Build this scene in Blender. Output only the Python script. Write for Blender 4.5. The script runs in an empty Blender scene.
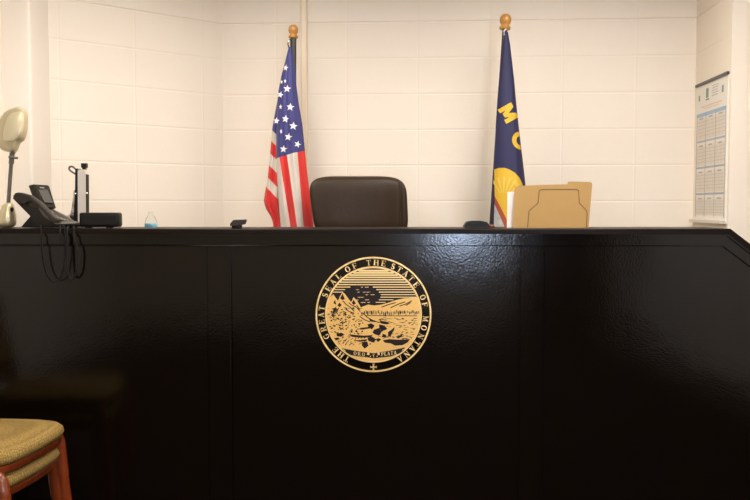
import bpy, bmesh, math, random
from mathutils import Vector, Matrix
random.seed(7)
S = bpy.context.scene
COL = S.collection
PI = math.pi

# ------------------------------------------------------------------ camera, world, exposure, lights
F = 850.0
CAMZ = 1.40
PITCH = math.atan(45 / F)
cd = bpy.data.cameras.new('camera')
cd.sensor_width = 36.0
cd.lens = F / 750 * 36.0
cam = bpy.data.objects.new('camera', cd)
COL.objects.link(cam)
cam.location = (0, 0, CAMZ)
cam.rotation_euler = (PI / 2 - PITCH, 0, 0)
S.camera = cam

w = bpy.data.worlds.new('world')
S.world = w
w.use_nodes = True
w.node_tree.nodes['Background'].inputs[0].default_value = (0.62, 0.76, 1.0, 1)
w.node_tree.nodes['Background'].inputs[1].default_value = 46.0

S.view_settings.view_transform = 'Standard'
S.view_settings.look = 'None'
S.view_settings.gamma = 1
S.view_settings.exposure = 0.0
S.view_settings.use_curve_mapping = False

LIGHT_COL = (1.0, 0.925, 0.85)
CEIL = 2.845
TROFFERS = [(-0.62, 3.20, 37), (0.95, 3.20, 37), (-0.95, 0.2, 66), (0.95, 0.2, 66)]
for i, (x, y, e) in enumerate(TROFFERS):
    ld = bpy.data.lights.new('ceiling_lamp_light', 'AREA')
    ld.shape = 'RECTANGLE'
    ld.size, ld.size_y = 0.55, 1.15
    ld.energy = e
    ld.color = LIGHT_COL
    lo = bpy.data.objects.new('ceiling_lamp_light', ld)
    COL.objects.link(lo)
    lo.location = (x, y, CEIL - 0.075)

def P(px, py, Y):
    """world point on the plane y = Y that the photograph shows at pixel (px, py)"""
    u, v = (px - 375) / F, (250 - py) / F
    c, s = math.cos(PITCH), math.sin(PITCH)
    dy = c + v * s
    dz = -s + v * c
    return Vector((u * Y / dy, Y, CAMZ + dz * Y / dy))

# ------------------------------------------------------------------ materials
def mat(name, color, rough=0.5, metal=0.0, bump=None, coat=0.0, spec=0.5, var=None, emit=None, sheen=0.0, aniso=None):
    m = bpy.data.materials.new(name)
    m.use_nodes = True
    nt = m.node_tree
    b = nt.nodes['Principled BSDF']
    b.inputs['Base Color'].default_value = (*color, 1)
    b.inputs['Roughness'].default_value = rough
    b.inputs['Metallic'].default_value = metal
    b.inputs['Specular IOR Level'].default_value = spec
    b.inputs['Coat Weight'].default_value = coat
    b.inputs['Coat Roughness'].default_value = 0.08
    b.inputs['Sheen Weight'].default_value = sheen
    tc = nt.nodes.new('ShaderNodeTexCoord')
    mp = nt.nodes.new('ShaderNodeMapping')
    nt.links.new(tc.outputs['Object'], mp.inputs[0])
    if aniso:
        mp.inputs['Scale'].default_value = aniso
    if var:
        scale, amt = var
        n = nt.nodes.new('ShaderNodeTexNoise')
        n.inputs['Scale'].default_value = scale
        n.inputs['Detail'].default_value = 4
        nt.links.new(mp.outputs[0], n.inputs['Vector'])
        mx = nt.nodes.new('ShaderNodeMix')
        mx.data_type = 'RGBA'
        mx.inputs[6].default_value = (*[c * (1 - amt) for c in color], 1)
        mx.inputs[7].default_value = (*[min(1, c * (1 + amt)) for c in color], 1)
        nt.links.new(n.outputs[0], mx.inputs[0])
        nt.links.new(mx.outputs[2], b.inputs['Base Color'])
    if bump:
        scale, strength, dist = bump
        n = nt.nodes.new('ShaderNodeTexNoise')
        n.inputs['Scale'].default_value = scale
        n.inputs['Detail'].default_value = 3
        nt.links.new(mp.outputs[0] if aniso else tc.outputs['Object'], n.inputs['Vector'])
        bp = nt.nodes.new('ShaderNodeBump')
        bp.inputs['Strength'].default_value = strength
        bp.inputs['Distance'].default_value = dist
        nt.links.new(n.outputs[0], bp.inputs['Height'])
        nt.links.new(bp.outputs[0], b.inputs['Normal'])
    if emit:
        b.inputs['Emission Color'].default_value = (*emit[0], 1)
        b.inputs['Emission Strength'].default_value = emit[1]
    return m

M = {}
M['wall'] = mat('painted_block', (0.83, 0.745, 0.63), 0.55, bump=(160, 0.25, 0.002), var=(3, 0.02))
M['pillar_paint'] = mat('pillar_paint', (0.80, 0.73, 0.64), 0.5, bump=(160, 0.2, 0.002))
M['raceway'] = mat('raceway_paint', (0.80, 0.68, 0.50), 0.45)
M['carpet'] = mat('carpet', (0.055, 0.035, 0.025), 0.95, bump=(300, 0.8, 0.004), var=(60, 0.35), spec=0.1)
M['carpet_room'] = mat('dark_carpet', (0.022, 0.014, 0.010), 0.95, bump=(300, 0.8, 0.004), var=(60, 0.35), spec=0.1)
M['ceiling'] = mat('ceiling_tile', (0.72, 0.70, 0.66), 0.9, bump=(120, 0.5, 0.003))
M['wood_dark'] = mat('dark_door_wood', (0.035, 0.016, 0.010), 0.35, var=(8, 0.4), aniso=(8, 8, 0.7))
M['gold'] = mat('gold_leaf', (0.84, 0.51, 0.155), 0.42, metal=0.25, var=(90, 0.10))
M['gold_pale'] = mat('gold_border', (0.84, 0.60, 0.26), 0.38, metal=0.25)
M['engrave'] = mat('engraved_black', (0.014, 0.009, 0.009), 0.4, spec=0.2)
M['leather'] = mat('dark_brown_leather', (0.027, 0.0145, 0.0062), 0.46, spec=0.24, bump=(55, 0.12, 0.006), var=(6, 0.15))
M['black_plastic'] = mat('black_plastic', (0.006, 0.0055, 0.005), 0.45, spec=0.25, bump=(400, 0.15, 0.0005))
M['grey_plastic'] = mat('grey_plastic', (0.028, 0.023, 0.017), 0.42, spec=0.28)
M['body_plastic'] = mat('body_plastic', (0.016, 0.013, 0.009), 0.42, spec=0.25)
M['key_plastic'] = mat('key_plastic', (0.26, 0.24, 0.20), 0.5)
M['screen'] = mat('phone_screen', (0.085, 0.08, 0.07), 0.25)
M['chrome'] = mat('chrome', (0.72, 0.70, 0.67), 0.18, metal=1.0)
M['satin_silver'] = mat('satin_silver', (0.66, 0.61, 0.54), 0.45, metal=0.2)
M['champagne'] = mat('champagne_plastic', (0.58, 0.50, 0.31), 0.3, metal=0.35, coat=0.3)
M['champagne_pale'] = mat('pale_champagne_plastic', (0.72, 0.64, 0.43), 0.3, metal=0.25, coat=0.3)
M['arm_metal'] = mat('dark_grey_metal', (0.12, 0.105, 0.085), 0.35, metal=0.6)
M['finial'] = mat('varnished_oak', (0.44, 0.20, 0.035), 0.35, coat=0.4, var=(60, 0.2), aniso=(1, 1, 6))
M['pole'] = mat('dark_pole', (0.02, 0.018, 0.016), 0.35, coat=0.3)
M['brass'] = mat('brass', (0.62, 0.45, 0.18), 0.3, metal=1)
M['navy'] = mat('navy_nylon', (0.013, 0.012, 0.062), 0.65, bump=(30, 0.2, 0.004))
M['yellow'] = mat('yellow_nylon', (0.64, 0.40, 0.02), 0.6)
M['ray'] = mat('pale_yellow_ray', (0.70, 0.50, 0.10), 0.6)
M['redbrown'] = mat('rust_red_nylon', (0.35, 0.06, 0.03), 0.6)
M['greyblue'] = mat('grey_blue_nylon', (0.42, 0.43, 0.42), 0.6, var=(40, 0.4))
M['star_white'] = mat('star_white', (0.80, 0.78, 0.76), 0.6)
M['manila'] = mat('manila_card', (0.43, 0.255, 0.08), 0.6, var=(25, 0.04))
M['manila_line'] = mat('brown_crease_line', (0.13, 0.07, 0.02), 0.7)
M['paper'] = mat('white_paper', (0.80, 0.73, 0.68), 0.7)
M['planner'] = mat('planner_white', (0.76, 0.72, 0.66), 0.35)
M['planner_cell'] = mat('planner_cell_cream', (0.73, 0.65, 0.54), 0.4)
M['planner_blue'] = mat('planner_blue', (0.28, 0.44, 0.60), 0.4)
M['planner_bar'] = mat('planner_bar', (0.34, 0.38, 0.42), 0.4)
M['planner_grey'] = mat('planner_grey', (0.32, 0.32, 0.34), 0.4)
M['planner_green'] = mat('planner_green', (0.16, 0.24, 0.20), 0.4)
M['planner_orange'] = mat('planner_orange', (0.72, 0.42, 0.24), 0.4)
M['rail_dark'] = mat('dark_rail', (0.06, 0.05, 0.05), 0.4)
M['chair_wood'] = mat('cherry_wood', (0.17, 0.030, 0.006), 0.25, coat=0.6, var=(14, 0.35), aniso=(6, 6, 1))
M['liquid'] = mat('blue_liquid', (0.16, 0.50, 0.68), 0.15)
M['foam'] = mat('diffuser', (0.9, 0.9, 0.86), 0.4, emit=((1.0, 0.9, 0.78), 2.0))
M['housing'] = mat('white_housing', (0.75, 0.75, 0.73), 0.5)

def bench_material():
    m = bpy.data.materials.new('black_lacquered_wood')
    m.use_nodes = True
    nt = m.node_tree
    b = nt.nodes['Principled BSDF']
    b.inputs['Roughness'].default_value = 0.11
    b.inputs['Specular IOR Level'].default_value = 0.36
    tc = nt.nodes.new('ShaderNodeTexCoord')
    mp = nt.nodes.new('ShaderNodeMapping')
    mp.inputs['Scale'].default_value = (9, 9, 0.5)
    nt.links.new(tc.outputs['Object'], mp.inputs[0])
    n = nt.nodes.new('ShaderNodeTexNoise')
    n.inputs['Scale'].default_value = 3
    n.inputs['Detail'].default_value = 6
    nt.links.new(mp.outputs[0], n.inputs['Vector'])
    cr = nt.nodes.new('ShaderNodeValToRGB')
    cr.color_ramp.elements[0].color = (0.0018, 0.0011, 0.0006, 1)
    cr.color_ramp.elements[1].color = (0.0050, 0.0026, 0.0014, 1)
    nt.links.new(n.outputs[0], cr.inputs[0])
    nt.links.new(cr.outputs[0], b.inputs['Base Color'])
    a = nt.nodes.new('ShaderNodeTexNoise')
    a.inputs['Scale'].default_value = 120
    a.inputs['Detail'].default_value = 3
    nt.links.new(tc.outputs['Object'], a.inputs['Vector'])
    bp = nt.nodes.new('ShaderNodeBump')
    bp.inputs['Strength'].default_value = 0.30
    bp.inputs['Distance'].default_value = 0.0011
    nt.links.new(a.outputs[0], bp.inputs['Height'])
    c = nt.nodes.new('ShaderNodeTexNoise')
    c.inputs['Scale'].default_value = 5
    nt.links.new(tc.outputs['Object'], c.inputs['Vector'])
    bp2 = nt.nodes.new('ShaderNodeBump')
    bp2.inputs['Strength'].default_value = 0.25
    bp2.inputs['Distance'].default_value = 0.005
    nt.links.new(c.outputs[0], bp2.inputs['Height'])
    nt.links.new(bp.outputs[0], bp2.inputs['Normal'])
    nt.links.new(bp2.outputs[0], b.inputs['Normal'])
    return m
M['bench'] = bench_material()
M['ledge'] = mat('black_ledge_wood', (0.010, 0.006, 0.004), 0.38, spec=0.10, bump=(60, .2, .001))

def flag_material():
    """red, white and blue by the cloth's own coordinates (u = stripe count, v = canton when negative)"""
    m = bpy.data.materials.new('stripes_and_canton_nylon')
    m.use_nodes = True
    nt = m.node_tree
    b = nt.nodes['Principled BSDF']
    b.inputs['Roughness'].default_value = 0.6
    b.inputs['Sheen Weight'].default_value = 0.15
    uv = nt.nodes.new('ShaderNodeUVMap'); uv.uv_map = 'cloth'
    sp = nt.nodes.new('ShaderNodeSeparateXYZ')
    nt.links.new(uv.outputs[0], sp.inputs[0])
    def math_(op, a, bv):
        n = nt.nodes.new('ShaderNodeMath'); n.operation = op
        nt.links.new(a, n.inputs[0])
        n.inputs[1].default_value = bv
        return n.outputs[0]
    odd = math_('MODULO', math_('FLOOR', sp.outputs[0], 0), 2)
    canton = math_('LESS_THAN', sp.outputs[1], 0)
    m1 = nt.nodes.new('ShaderNodeMix'); m1.data_type = 'RGBA'
    m1.inputs[6].default_value = (0.60, 0.53, 0.46, 1)
    m1.inputs[7].default_value = (0.60, 0.016, 0.013, 1)
    nt.links.new(odd, m1.inputs[0])
    m2 = nt.nodes.new('ShaderNodeMix'); m2.data_type = 'RGBA'
    m2.inputs[7].default_value = (0.030, 0.030, 0.165, 1)
    nt.links.new(canton, m2.inputs[0])
    nt.links.new(m1.outputs[2], m2.inputs[6])
    nt.links.new(m2.outputs[2], b.inputs['Base Color'])
    nz = nt.nodes.new('ShaderNodeTexNoise'); nz.inputs['Scale'].default_value = 35
    bp = nt.nodes.new('ShaderNodeBump'); bp.inputs['Strength'].default_value = 0.3; bp.inputs['Distance'].default_value = 0.004
    nt.links.new(nz.outputs[0], bp.inputs['Height'])
    nt.links.new(bp.outputs[0], b.inputs['Normal'])
    return m
M['us_cloth'] = flag_material()

def fabric_material():
    m = bpy.data.materials.new('patterned_gold_upholstery')
    m.use_nodes = True
    nt = m.node_tree
    b = nt.nodes['Principled BSDF']
    b.inputs['Roughness'].default_value = 0.85
    b.inputs['Specular IOR Level'].default_value = 0.2
    b.inputs['Sheen Weight'].default_value = 0.0
    tc = nt.nodes.new('ShaderNodeTexCoord')
    mp = nt.nodes.new('ShaderNodeMapping')
    mp.inputs['Rotation'].default_value = (0, 0, 0.6)
    nt.links.new(tc.outputs['Object'], mp.inputs[0])
    v = nt.nodes.new('ShaderNodeTexVoronoi'); v.inputs['Scale'].default_value = 115
    v.inputs['Randomness'].default_value = 0.35
    nt.links.new(mp.outputs[0], v.inputs['Vector'])
    cr = nt.nodes.new('ShaderNodeValToRGB')
    cr.color_ramp.elements[0].color = (0.36, 0.235, 0.072, 1)
    cr.color_ramp.elements[0].position = 0.25
    cr.color_ramp.elements[1].color = (0.20, 0.125, 0.034, 1)
    cr.color_ramp.elements[1].position = 0.6
    nt.links.new(v.outputs['Distance'], cr.inputs[0])
    nt.links.new(cr.outputs[0], b.inputs['Base Color'])
    bp = nt.nodes.new('ShaderNodeBump'); bp.inputs['Strength'].default_value = 0.5; bp.inputs['Distance'].default_value = 0.002
    bp.invert = True
    nt.links.new(v.outputs['Distance'], bp.inputs['Height'])
    nt.links.new(bp.outputs[0], b.inputs['Normal'])
    return m
M['upholstery'] = fabric_material()

def clear_material():
    m = bpy.data.materials.new('clear_plastic')
    m.use_nodes = True
    b = m.node_tree.nodes['Principled BSDF']
    b.inputs['Base Color'].default_value = (0.97, 0.97, 0.95, 1)
    b.inputs['Roughness'].default_value = 0.08
    b.inputs['IOR'].default_value = 1.12
    b.inputs['Transmission Weight'].default_value = 0.93
    return m
M['clear'] = clear_material()

# ------------------------------------------------------------------ helpers
def origin_of(o):
    v = Vector((0, 0, 0))
    while o is not None:
        v += o.location
        o = o.parent
    return v

def obj(name, bm, material, parent=None, smooth=False, mods=None):
    """link a bmesh given in world coordinates as one object"""
    if parent is not None:
        bmesh.ops.translate(bm, vec=-origin_of(parent), verts=bm.verts)
    bmesh.ops.recalc_face_normals(bm, faces=bm.faces)
    me = bpy.data.meshes.new(name)
    bm.to_mesh(me)
    bm.free()
    for m_ in (material if isinstance(material, (list, tuple)) else [material]):
        me.materials.append(m_)
    if smooth:
        for p in me.polygons:
            p.use_smooth = True
    o = bpy.data.objects.new(name, me)
    COL.objects.link(o)
    if parent is not None:
        o.parent = parent
    if smooth == 'angle':
        md = o.modifiers.new('edges', 'EDGE_SPLIT'); md.split_angle = math.radians(38)
    return o

def tag(o, label, cat, group=None):
    o['label'] = label
    o['category'] = cat
    if group:
        o['group'] = group
    return o

def thing(name, label, cat, loc, group=None):
    o = bpy.data.objects.new(name, None)
    COL.objects.link(o)
    o.empty_display_size = 0.05
    o.location = loc
    return tag(o, label, cat, group)

def struct(o):
    o['kind'] = 'structure'
    return o

def box(bm, x0, x1, y0, y1, z0, z1, bevel=0.0, seg=2, mtx=None):
    r = bmesh.ops.create_cube(bm, size=1.0)
    vs = r['verts']
    bmesh.ops.scale(bm, vec=(x1 - x0, y1 - y0, z1 - z0), verts=vs)
    bmesh.ops.translate(bm, vec=((x0 + x1) / 2, (y0 + y1) / 2, (z0 + z1) / 2), verts=vs)
    if bevel > 0:
        es = list({e for v in vs for e in v.link_edges})
        out = bmesh.ops.bevel(bm, geom=es, offset=bevel, segments=seg, profile=0.5, affect='EDGES')
        vs = list({v for f in out['faces'] for v in f.verts} | {v for v in vs if v.is_valid})
    if mtx is not None:
        bmesh.ops.transform(bm, matrix=mtx, verts=vs)
    return vs

def prism(bm, pts, vec):
    """polygon (3D points) extruded along vec"""
    vec = Vector(vec)
    a = [bm.verts.new(p) for p in pts]
    b = [bm.verts.new(Vector(p) + vec) for p in pts]
    bm.faces.new(a)
    bm.faces.new(list(reversed(b)))
    n = len(a)
    for i in range(n):
        bm.faces.new((a[i], a[(i + 1) % n], b[(i + 1) % n], b[i]))
    return a + b

def tube(bm, pts, radius, seg=10, closed=False):
    pts = [Vector(p) for p in pts]
    n = len(pts)
    rings = []
    up = Vector((0.13, 0.21, 0.97))
    for i, p in enumerate(pts):
        if closed:
            t = pts[(i + 1) % n] - pts[i - 1]
        else:
            t = pts[min(i + 1, n - 1)] - pts[max(i - 1, 0)]
        t.normalize()
        a = t.cross(up)
        if a.length < 0.05:
            a = t.cross(Vector((1, 0, 0)))
        a.normalize()
        b = t.cross(a)
        r = radius[i] if isinstance(radius, (list, tuple)) else radius
        rings.append([bm.verts.new(p + (a * math.cos(k * 2 * PI / seg) + b * math.sin(k * 2 * PI / seg)) * r) for k in range(seg)])
    for i in range(n if closed else n - 1):
        A, B = rings[i], rings[(i + 1) % n]
        for k in range(seg):
            bm.faces.new((A[k], A[(k + 1) % seg], B[(k + 1) % seg], B[k]))
    if not closed:
        bm.faces.new(list(reversed(rings[0])))
        bm.faces.new(rings[-1])

def lathe(bm, c, prof, seg=28, mtx=None):
    """prof: (radius, z) from bottom to top round the vertical axis at c"""
    rings = []
    vs = []
    for r, z in prof:
        ring = [bm.verts.new((c[0] + r * math.cos(k * 2 * PI / seg), c[1] + r * math.sin(k * 2 * PI / seg), c[2] + z)) for k in range(seg)]
        rings.append(ring)
        vs += ring
    for A, B in zip(rings, rings[1:]):
        for k in range(seg):
            bm.faces.new((A[k], A[(k + 1) % seg], B[(k + 1) % seg], B[k]))
    bm.faces.new(list(reversed(rings[0])))
    bm.faces.new(rings[-1])
    if mtx is not None:
        bmesh.ops.transform(bm, matrix=mtx, verts=vs)
    return vs

def superell(bm, c, a, b, h, e1=0.4, e2=0.3, nu=64, nv=36, mtx=None, fn=None):
    sg = lambda v, e: math.copysign(abs(v) ** e, v)
    rows = []
    for j in range(nv + 1):
        ph = -PI / 2 + PI * j / nv
        row = []
        for i in range(nu):
            th = 2 * PI * i / nu
            p = Vector((a * sg(math.cos(ph), e1) * sg(math.cos(th), e2),
                        b * sg(math.cos(ph), e1) * sg(math.sin(th), e2),
                        h * sg(math.sin(ph), e1)))
            if fn:
                p = fn(p)
            if mtx is not None:
                p = mtx @ p
            row.append(bm.verts.new(p + Vector(c)))
            if j in (0, nv):
                break
        rows.append(row)
    for j in range(nv):
        A, B = rows[j], rows[j + 1]
        for i in range(nu):
            k = (i + 1) % nu
            if len(A) == 1:
                bm.faces.new((A[0], B[k], B[i]))
            elif len(B) == 1:
                bm.faces.new((A[i], A[k], B[0]))
            else:
                bm.faces.new((A[i], A[k], B[k], B[i]))

def interp(tab, t):
    if t <= tab[0][0]:
        return tab[0][1]
    for (a, va), (b, vb) in zip(tab, tab[1:]):
        if t <= b:
            return va + (vb - va) * (t - a) / (b - a)
    return tab[-1][1]

def catmull(pts, n=8):
    pts = [Vector(p) for p in pts]
    out = []
    for i in range(len(pts) - 1):
        p0, p1, p2, p3 = pts[max(i - 1, 0)], pts[i], pts[i + 1], pts[min(i + 2, len(pts) - 1)]
        for k in range(n):
            t = k / n
            out.append(0.5 * ((2 * p1) + (p2 - p0) * t + (2 * p0 - 5 * p1 + 4 * p2 - p3) * t * t + (3 * p1 - p0 - 3 * p2 + p3) * t ** 3))
    out.append(pts[-1])
    return out

# ------------------------------------------------------------------ block walls
COURSE, BLOCK = 0.2032, 0.4064
def block_face(bm, O, E, first, zmax=CEIL, vert=True, thick=0.12, ext=(0, 0)):
    """a painted block face from O to E (2D), joints every block from `first`, tooled joints really recessed; room lies to the right of O->E"""
    O, E = Vector((*O, 0)), Vector((*E, 0))
    d = (E - O); L = d.length; d.normalize()
    n = Vector((d.y, -d.x, 0))
    def lines(js, full):
        out = {0.0: 0.0, full: 0.0}
        for j, dep in js:
            for o_, k in ((-0.0062, 0), (-0.0028, 1), (0.0028, 1), (0.0062, 0)):
                if 0 < j + o_ < full:
                    out[j + o_] = dep * k
        return sorted(out.items())
    sj = []
    if vert:
        s = first
        while s < L:
            sj.append((s, 0.0006)); s += BLOCK
    zj = [(k * COURSE, 0.0036 if k == 12 else 0.0012) for k in range(1, int(zmax / COURSE) + 1)]
    xs, zs = lines(sj, L), lines(zj, zmax)
    g = [[bm.verts.new(O + d * s + n * (-max(ds, dz)) + Vector((0, 0, z))) for s, ds in xs] for z, dz in zs]
    for A, B in zip(g, g[1:]):
        for i in range(len(A) - 1):
            bm.faces.new((A[i], A[i + 1], B[i + 1], B[i]))
    back = -n * thick
    q = -n * 0.0065
    prism(bm, [O + q - d * ext[0], E + q + d * ext[1], E + back + d * ext[1], O + back - d * ext[0]], (0, 0, zmax))

C0 = (-0.88, 4.95)              # corner of the back wall and the slanting wall
C1 = (1.79, 4.79)               # corner of the back wall and the projecting wall
C2 = (1.756, 4.23)              # outer corner of the projecting wall
bm = bmesh.new(); block_face(bm, C0, C1, 0.7203 - BLOCK, ext=(.2, .2))
struct(obj('wall_back', bm, M['wall']))
D1 = (-0.88 - 0.76 * 1.08, 4.95 - 0.65 * 1.08)
bm = bmesh.new(); block_face(bm, D1, C0, 1.08 - 0.942, ext=(0, .1))
struct(obj('wall_left_slanting', bm, M['wall']))
bm = bmesh.new(); block_face(bm, C1, C2, 0.2, vert=False, ext=(.1, 0))
block_face(bm, C2, (2.95, 4.16), 0.12)
prism(bm, [Vector((1.82, 4.75, 0)), Vector((1.79, 4.27, 0)), Vector((2.9, 4.2, 0)), Vector((2.9, 4.75, 0))], (0, 0, CEIL))
struct(obj('wall_right_projecting', bm, M['wall']))
# left pillar with a rounded painted corner
bm = bmesh.new()
vs = box(bm, -2.0, -1.634, 4.07, 4.6, 0, CEIL, bevel=0.014, seg=4)
struct(obj('pillar_left', bm, M['pillar_paint'], smooth='angle'))
bm = bmesh.new()
prism(bm, [Vector(p) for p in ((-1.77, 4.3, 0), (-1.77, 3.44, 0), (-2.8, 3.44, 0), (-2.8, -3, 0), (-2.95, -3, 0), (-2.95, 4.3, 0))], (0, 0, CEIL))
struct(obj('wall_left', bm, M['wall']))
bm = bmesh.new(); block_face(bm, (2.8, 4.25), (2.8, -3), 0.1)
struct(obj('wall_right', bm, M['wall']))
# rear wall with a window opening (X 0.62..1.45, Z 0.92..2.05)
WX0, WX1, WZ0, WZ1 = 0.74, 1.32, 0.88, 2.05
bm = bmesh.new()
for x0, x1, z0, z1 in ((-2.95, WX0, 0, CEIL), (WX1, 2.95, 0, CEIL), (WX0, WX1, 0, WZ0), (WX0, WX1, WZ1, CEIL)):
    box(bm, x0, x1, -3.15, -3.0, z0, z1)
struct(obj('wall_rear', bm, M['wall']))
wf = bmesh.new()
for x0, x1, z0, z1 in ((WX0, WX0 + .04, WZ0, WZ1), (WX1 - .04, WX1, WZ0, WZ1), (WX0, WX1, WZ0, WZ0 + .04), (WX0, WX1, WZ1 - .04, WZ1), (WX0, WX1, 1.46, 1.49)):
    box(wf, x0, x1, -3.12, -3.06, z0, z1)
struct(obj('window_1', wf, M['housing']))
bm = bmesh.new()
for x0, x1 in ((1.62, 2.16), (2.18, 2.72)):
    box(bm, x0, x1, -3.0, -2.955, 0, 2.1, bevel=0.004)
    for z0, z1 in ((0.25, 0.95), (1.1, 1.95)):
        box(bm, x0 + .08, x1 - .08, -2.957, -2.943, z0, z1, bevel=0.005)
struct(obj('added_dark_door', bm, M['wood_dark']))  # unseen dark doors, added to darken the right of the bench reflection
bm = bmesh.new(); box(bm, -3, 3, -3.2, 5.1, -0.1, 0)
struct(obj('floor', bm, M['carpet_room']))
bm = bmesh.new(); box(bm, -3, 3, -3.2, 5.1, CEIL, CEIL + 0.1)
struct(obj('ceiling', bm, M['ceiling']))
# raised platform behind the bench
PLAT = 0.35
bm = bmesh.new()
prism(bm, [Vector(p) for p in ((-1.74, 3.56, 0), (2.75, 3.56, 0), (2.75, 4.10, 0), (1.74, 4.18, 0), (1.77, 4.77, 0), (-0.88, 4.93, 0), (-1.60, 4.31, 0), (-1.62, 4.05, 0), (-1.74, 4.05, 0))], (0, 0, PLAT))
struct(obj('floor_platform', bm, M['carpet']))

# vertical raceway strip on the back wall
def on_back(px):
    """point on the back wall seen in pixel column px"""
    u = (px - 375) / F
    m = (C1[1] - C0[1]) / (C1[0] - C0[0])
    Y = (C0[1] - m * C0[0]) / (1 - m * u)
    return Vector((u * Y, Y, 0))
a, b = on_back(302.2), on_back(308.2)
d = (b - a).normalized(); n = Vector((d.y, -d.x, 0))
bm = bmesh.new()
prism(bm, [a + n * -0.001, b + n * -0.001, b + n * 0.020, b - d * .004 + n * .024, a + d * .004 + n * 0.024, a + n * 0.020], (0, 0, CEIL))
bmesh.ops.translate(bm, vec=(0, 0, 0), verts=bm.verts)
struct(obj('trim_1', bm, M['raceway']))

# ceiling lights (out of the frame, above the room)
for i, (x, y, e) in enumerate(TROFFERS):
    wh = ['left', 'right'][x > 0]; fr = ['row in front of the bench', 'row above the bench'][y > 2]
    t = thing('ceiling_light', 'rectangular white ceiling light panel, %s one of the %s' % (wh, fr), 'ceiling light', (x, y, CEIL), 'ceiling light panels')
    bm = bmesh.new()
    for q in (box(bm, x - .31, x + .31, y - .61, y + .61, CEIL - .02, CEIL),
              box(bm, x - .31, x - .285, y - .61, y + .61, CEIL - .06, CEIL - .02),
              box(bm, x + .285, x + .31, y - .61, y + .61, CEIL - .06, CEIL - .02)):
        pass
    obj('housing', bm, M['housing'], t)
    bm = bmesh.new(); box(bm, x - .28, x + .28, y - .6, y + .6, CEIL - .045, CEIL - .03)
    obj('diffuser', bm, M['foam'], t)

# ------------------------------------------------------------------ judge's bench
LZ = 1.3035           # top of the ledge
BY = 3.46            # front of the ledge nose
XL, XR = -1.745, 2.75
XB = 1.449           # where the top starts to slope
SL = 0.763           # slope of the clipped corner
XE = 2.02
def ztop(x):
    return LZ - SL * (min(x, XE) - XB) if x > XB else LZ
bench = thing('judge_bench', 'long black lacquered judge bench with panelled front and clipped right corner', 'judge bench', (0, 3.6, 0))
def top_poly(off_top, off_bot, x0=XL, x1=XR, y=0):
    xs = [x for x in (XB, XE) if x0 < x < x1]
    k = 1.258 - 1                     # normal offset of the sloping run
    def shifted(off):
        out = []
        for x in [x0] + xs + [x1]:
            dx = 0
            if x == XB: dx = -off * 0.33
            if x == XE: dx = -off * 0.33
            out.append((x + dx, off))
        return out
    a = [Vector((x, y, ztop(x - 0) - off if x not in (XB, XE) else ztop(x) - off)) for x, off in [(q, off_top) for q in [x0] + xs + [x1]]]
    b = [Vector((x - (off_bot * .36 if x in (XB, XE) else 0), y, ztop(x) - off_bot)) for x in [x0] + xs + [x1]]
    return a + list(reversed(b))
# ledge
bm = bmesh.new(); prism(bm, top_poly(0.0, 0.020, y=BY), (0, 0.30, 0))
es = [e for e in bm.edges if abs(e.verts[0].co.y - BY) < 1e-5 and abs(e.verts[1].co.y - BY) < 1e-5 and (e.verts[0].co - e.verts[1].co).length > 0.1]
bmesh.ops.bevel(bm, geom=es, offset=0.004, segments=3, affect='EDGES')
obj('ledge', bm, M['ledge'], bench)
# moulding under the nose
bm = bmesh.new(); prism(bm, top_poly(0.020, 0.066, y=BY + 0.013), (0, 0.03, 0))
es = [e for e in bm.edges if abs(e.verts[0].co.y - BY - .013) < 1e-5 and abs(e.verts[1].co.y - BY - .013) < 1e-5]
bmesh.ops.bevel(bm, geom=es, offset=0.004, segments=3, affect='EDGES')
obj('top_rail', bm, M['bench'], bench)
bm = bmesh.new()
prism(bm, top_poly(0.020, 0.030, y=BY + 0.004), (0, 0.01, 0))
obj('moulding', bm, M['bench'], bench)
# thin bead under the rail, added to catch a highlight line along the groove
bm = bmesh.new()
tube(bm, [(x, BY + .0185, ztop(x) - .0690) for x in (XL, XB - .025, XE - .025, XR)], .0032, 10)
obj('highlight_bead', bm, M['bench'], bench, smooth='angle')
# panels between flat stiles
def panel(x0, x1, y, thick=0.02, name='panel', zb=0.0, bevel=0.0, seg=2):
    bm = bmesh.new()
    xs = [x for x in (XB, XE) if x0 < x < x1]
    pts = [Vector((x, y, ztop(x) - 0.066)) for x in [x0] + xs + [x1]] + [Vector((x1, y, zb)), Vector((x0, y, zb))]
    prism(bm, pts, (0, thick, 0))
    if bevel:
        es = [e for e in bm.edges if abs(e.verts[0].co.y - y) < 1e-5 and abs(e.verts[1].co.y - y) < 1e-5]
        bmesh.ops.bevel(bm, geom=es, offset=bevel, segments=seg, affect='EDGES')
    return obj(name, bm, M['bench'], bench)
PX = lambda px: (px - 375) / F * (BY + 0.02)
st = [(PX(206.5), PX(230.5)), (PX(520), PX(545))]
panel(XL, st[0][0] - .001, BY + 0.0240)
panel(st[0][1] + .004, st[1][0] - .001, BY + 0.0240)
panel(st[1][1] + .001, XR, BY + 0.0240)
for a_, b_ in st:
    panel(a_, b_, BY + 0.0190, 0.022, 'stile', bevel=0.0060, seg=5)
bm = bmesh.new()
prism(bm, [Vector((XL, BY + 0.039, 0)), Vector((XL, BY + .039, LZ - .02)), Vector((XB, BY + .039, LZ - .02)), Vector((XE - .02, BY + .039, ztop(XE) - .02)), Vector((XR, BY + .039, ztop(XE) - .02)), Vector((XR, BY + .039, 0))], (0, 0.035, 0))
prism(bm, [Vector((XL, BY + 0.24, PLAT)), Vector((XL, BY + .24, LZ - .02)), Vector((XB, BY + .24, LZ - .02)), Vector((XE - .02, BY + .24, ztop(XE) - .02)), Vector((XR, BY + .24, ztop(XE) - .02)), Vector((XR, BY + .24, PLAT))], (0, 0.035, 0))
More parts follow.
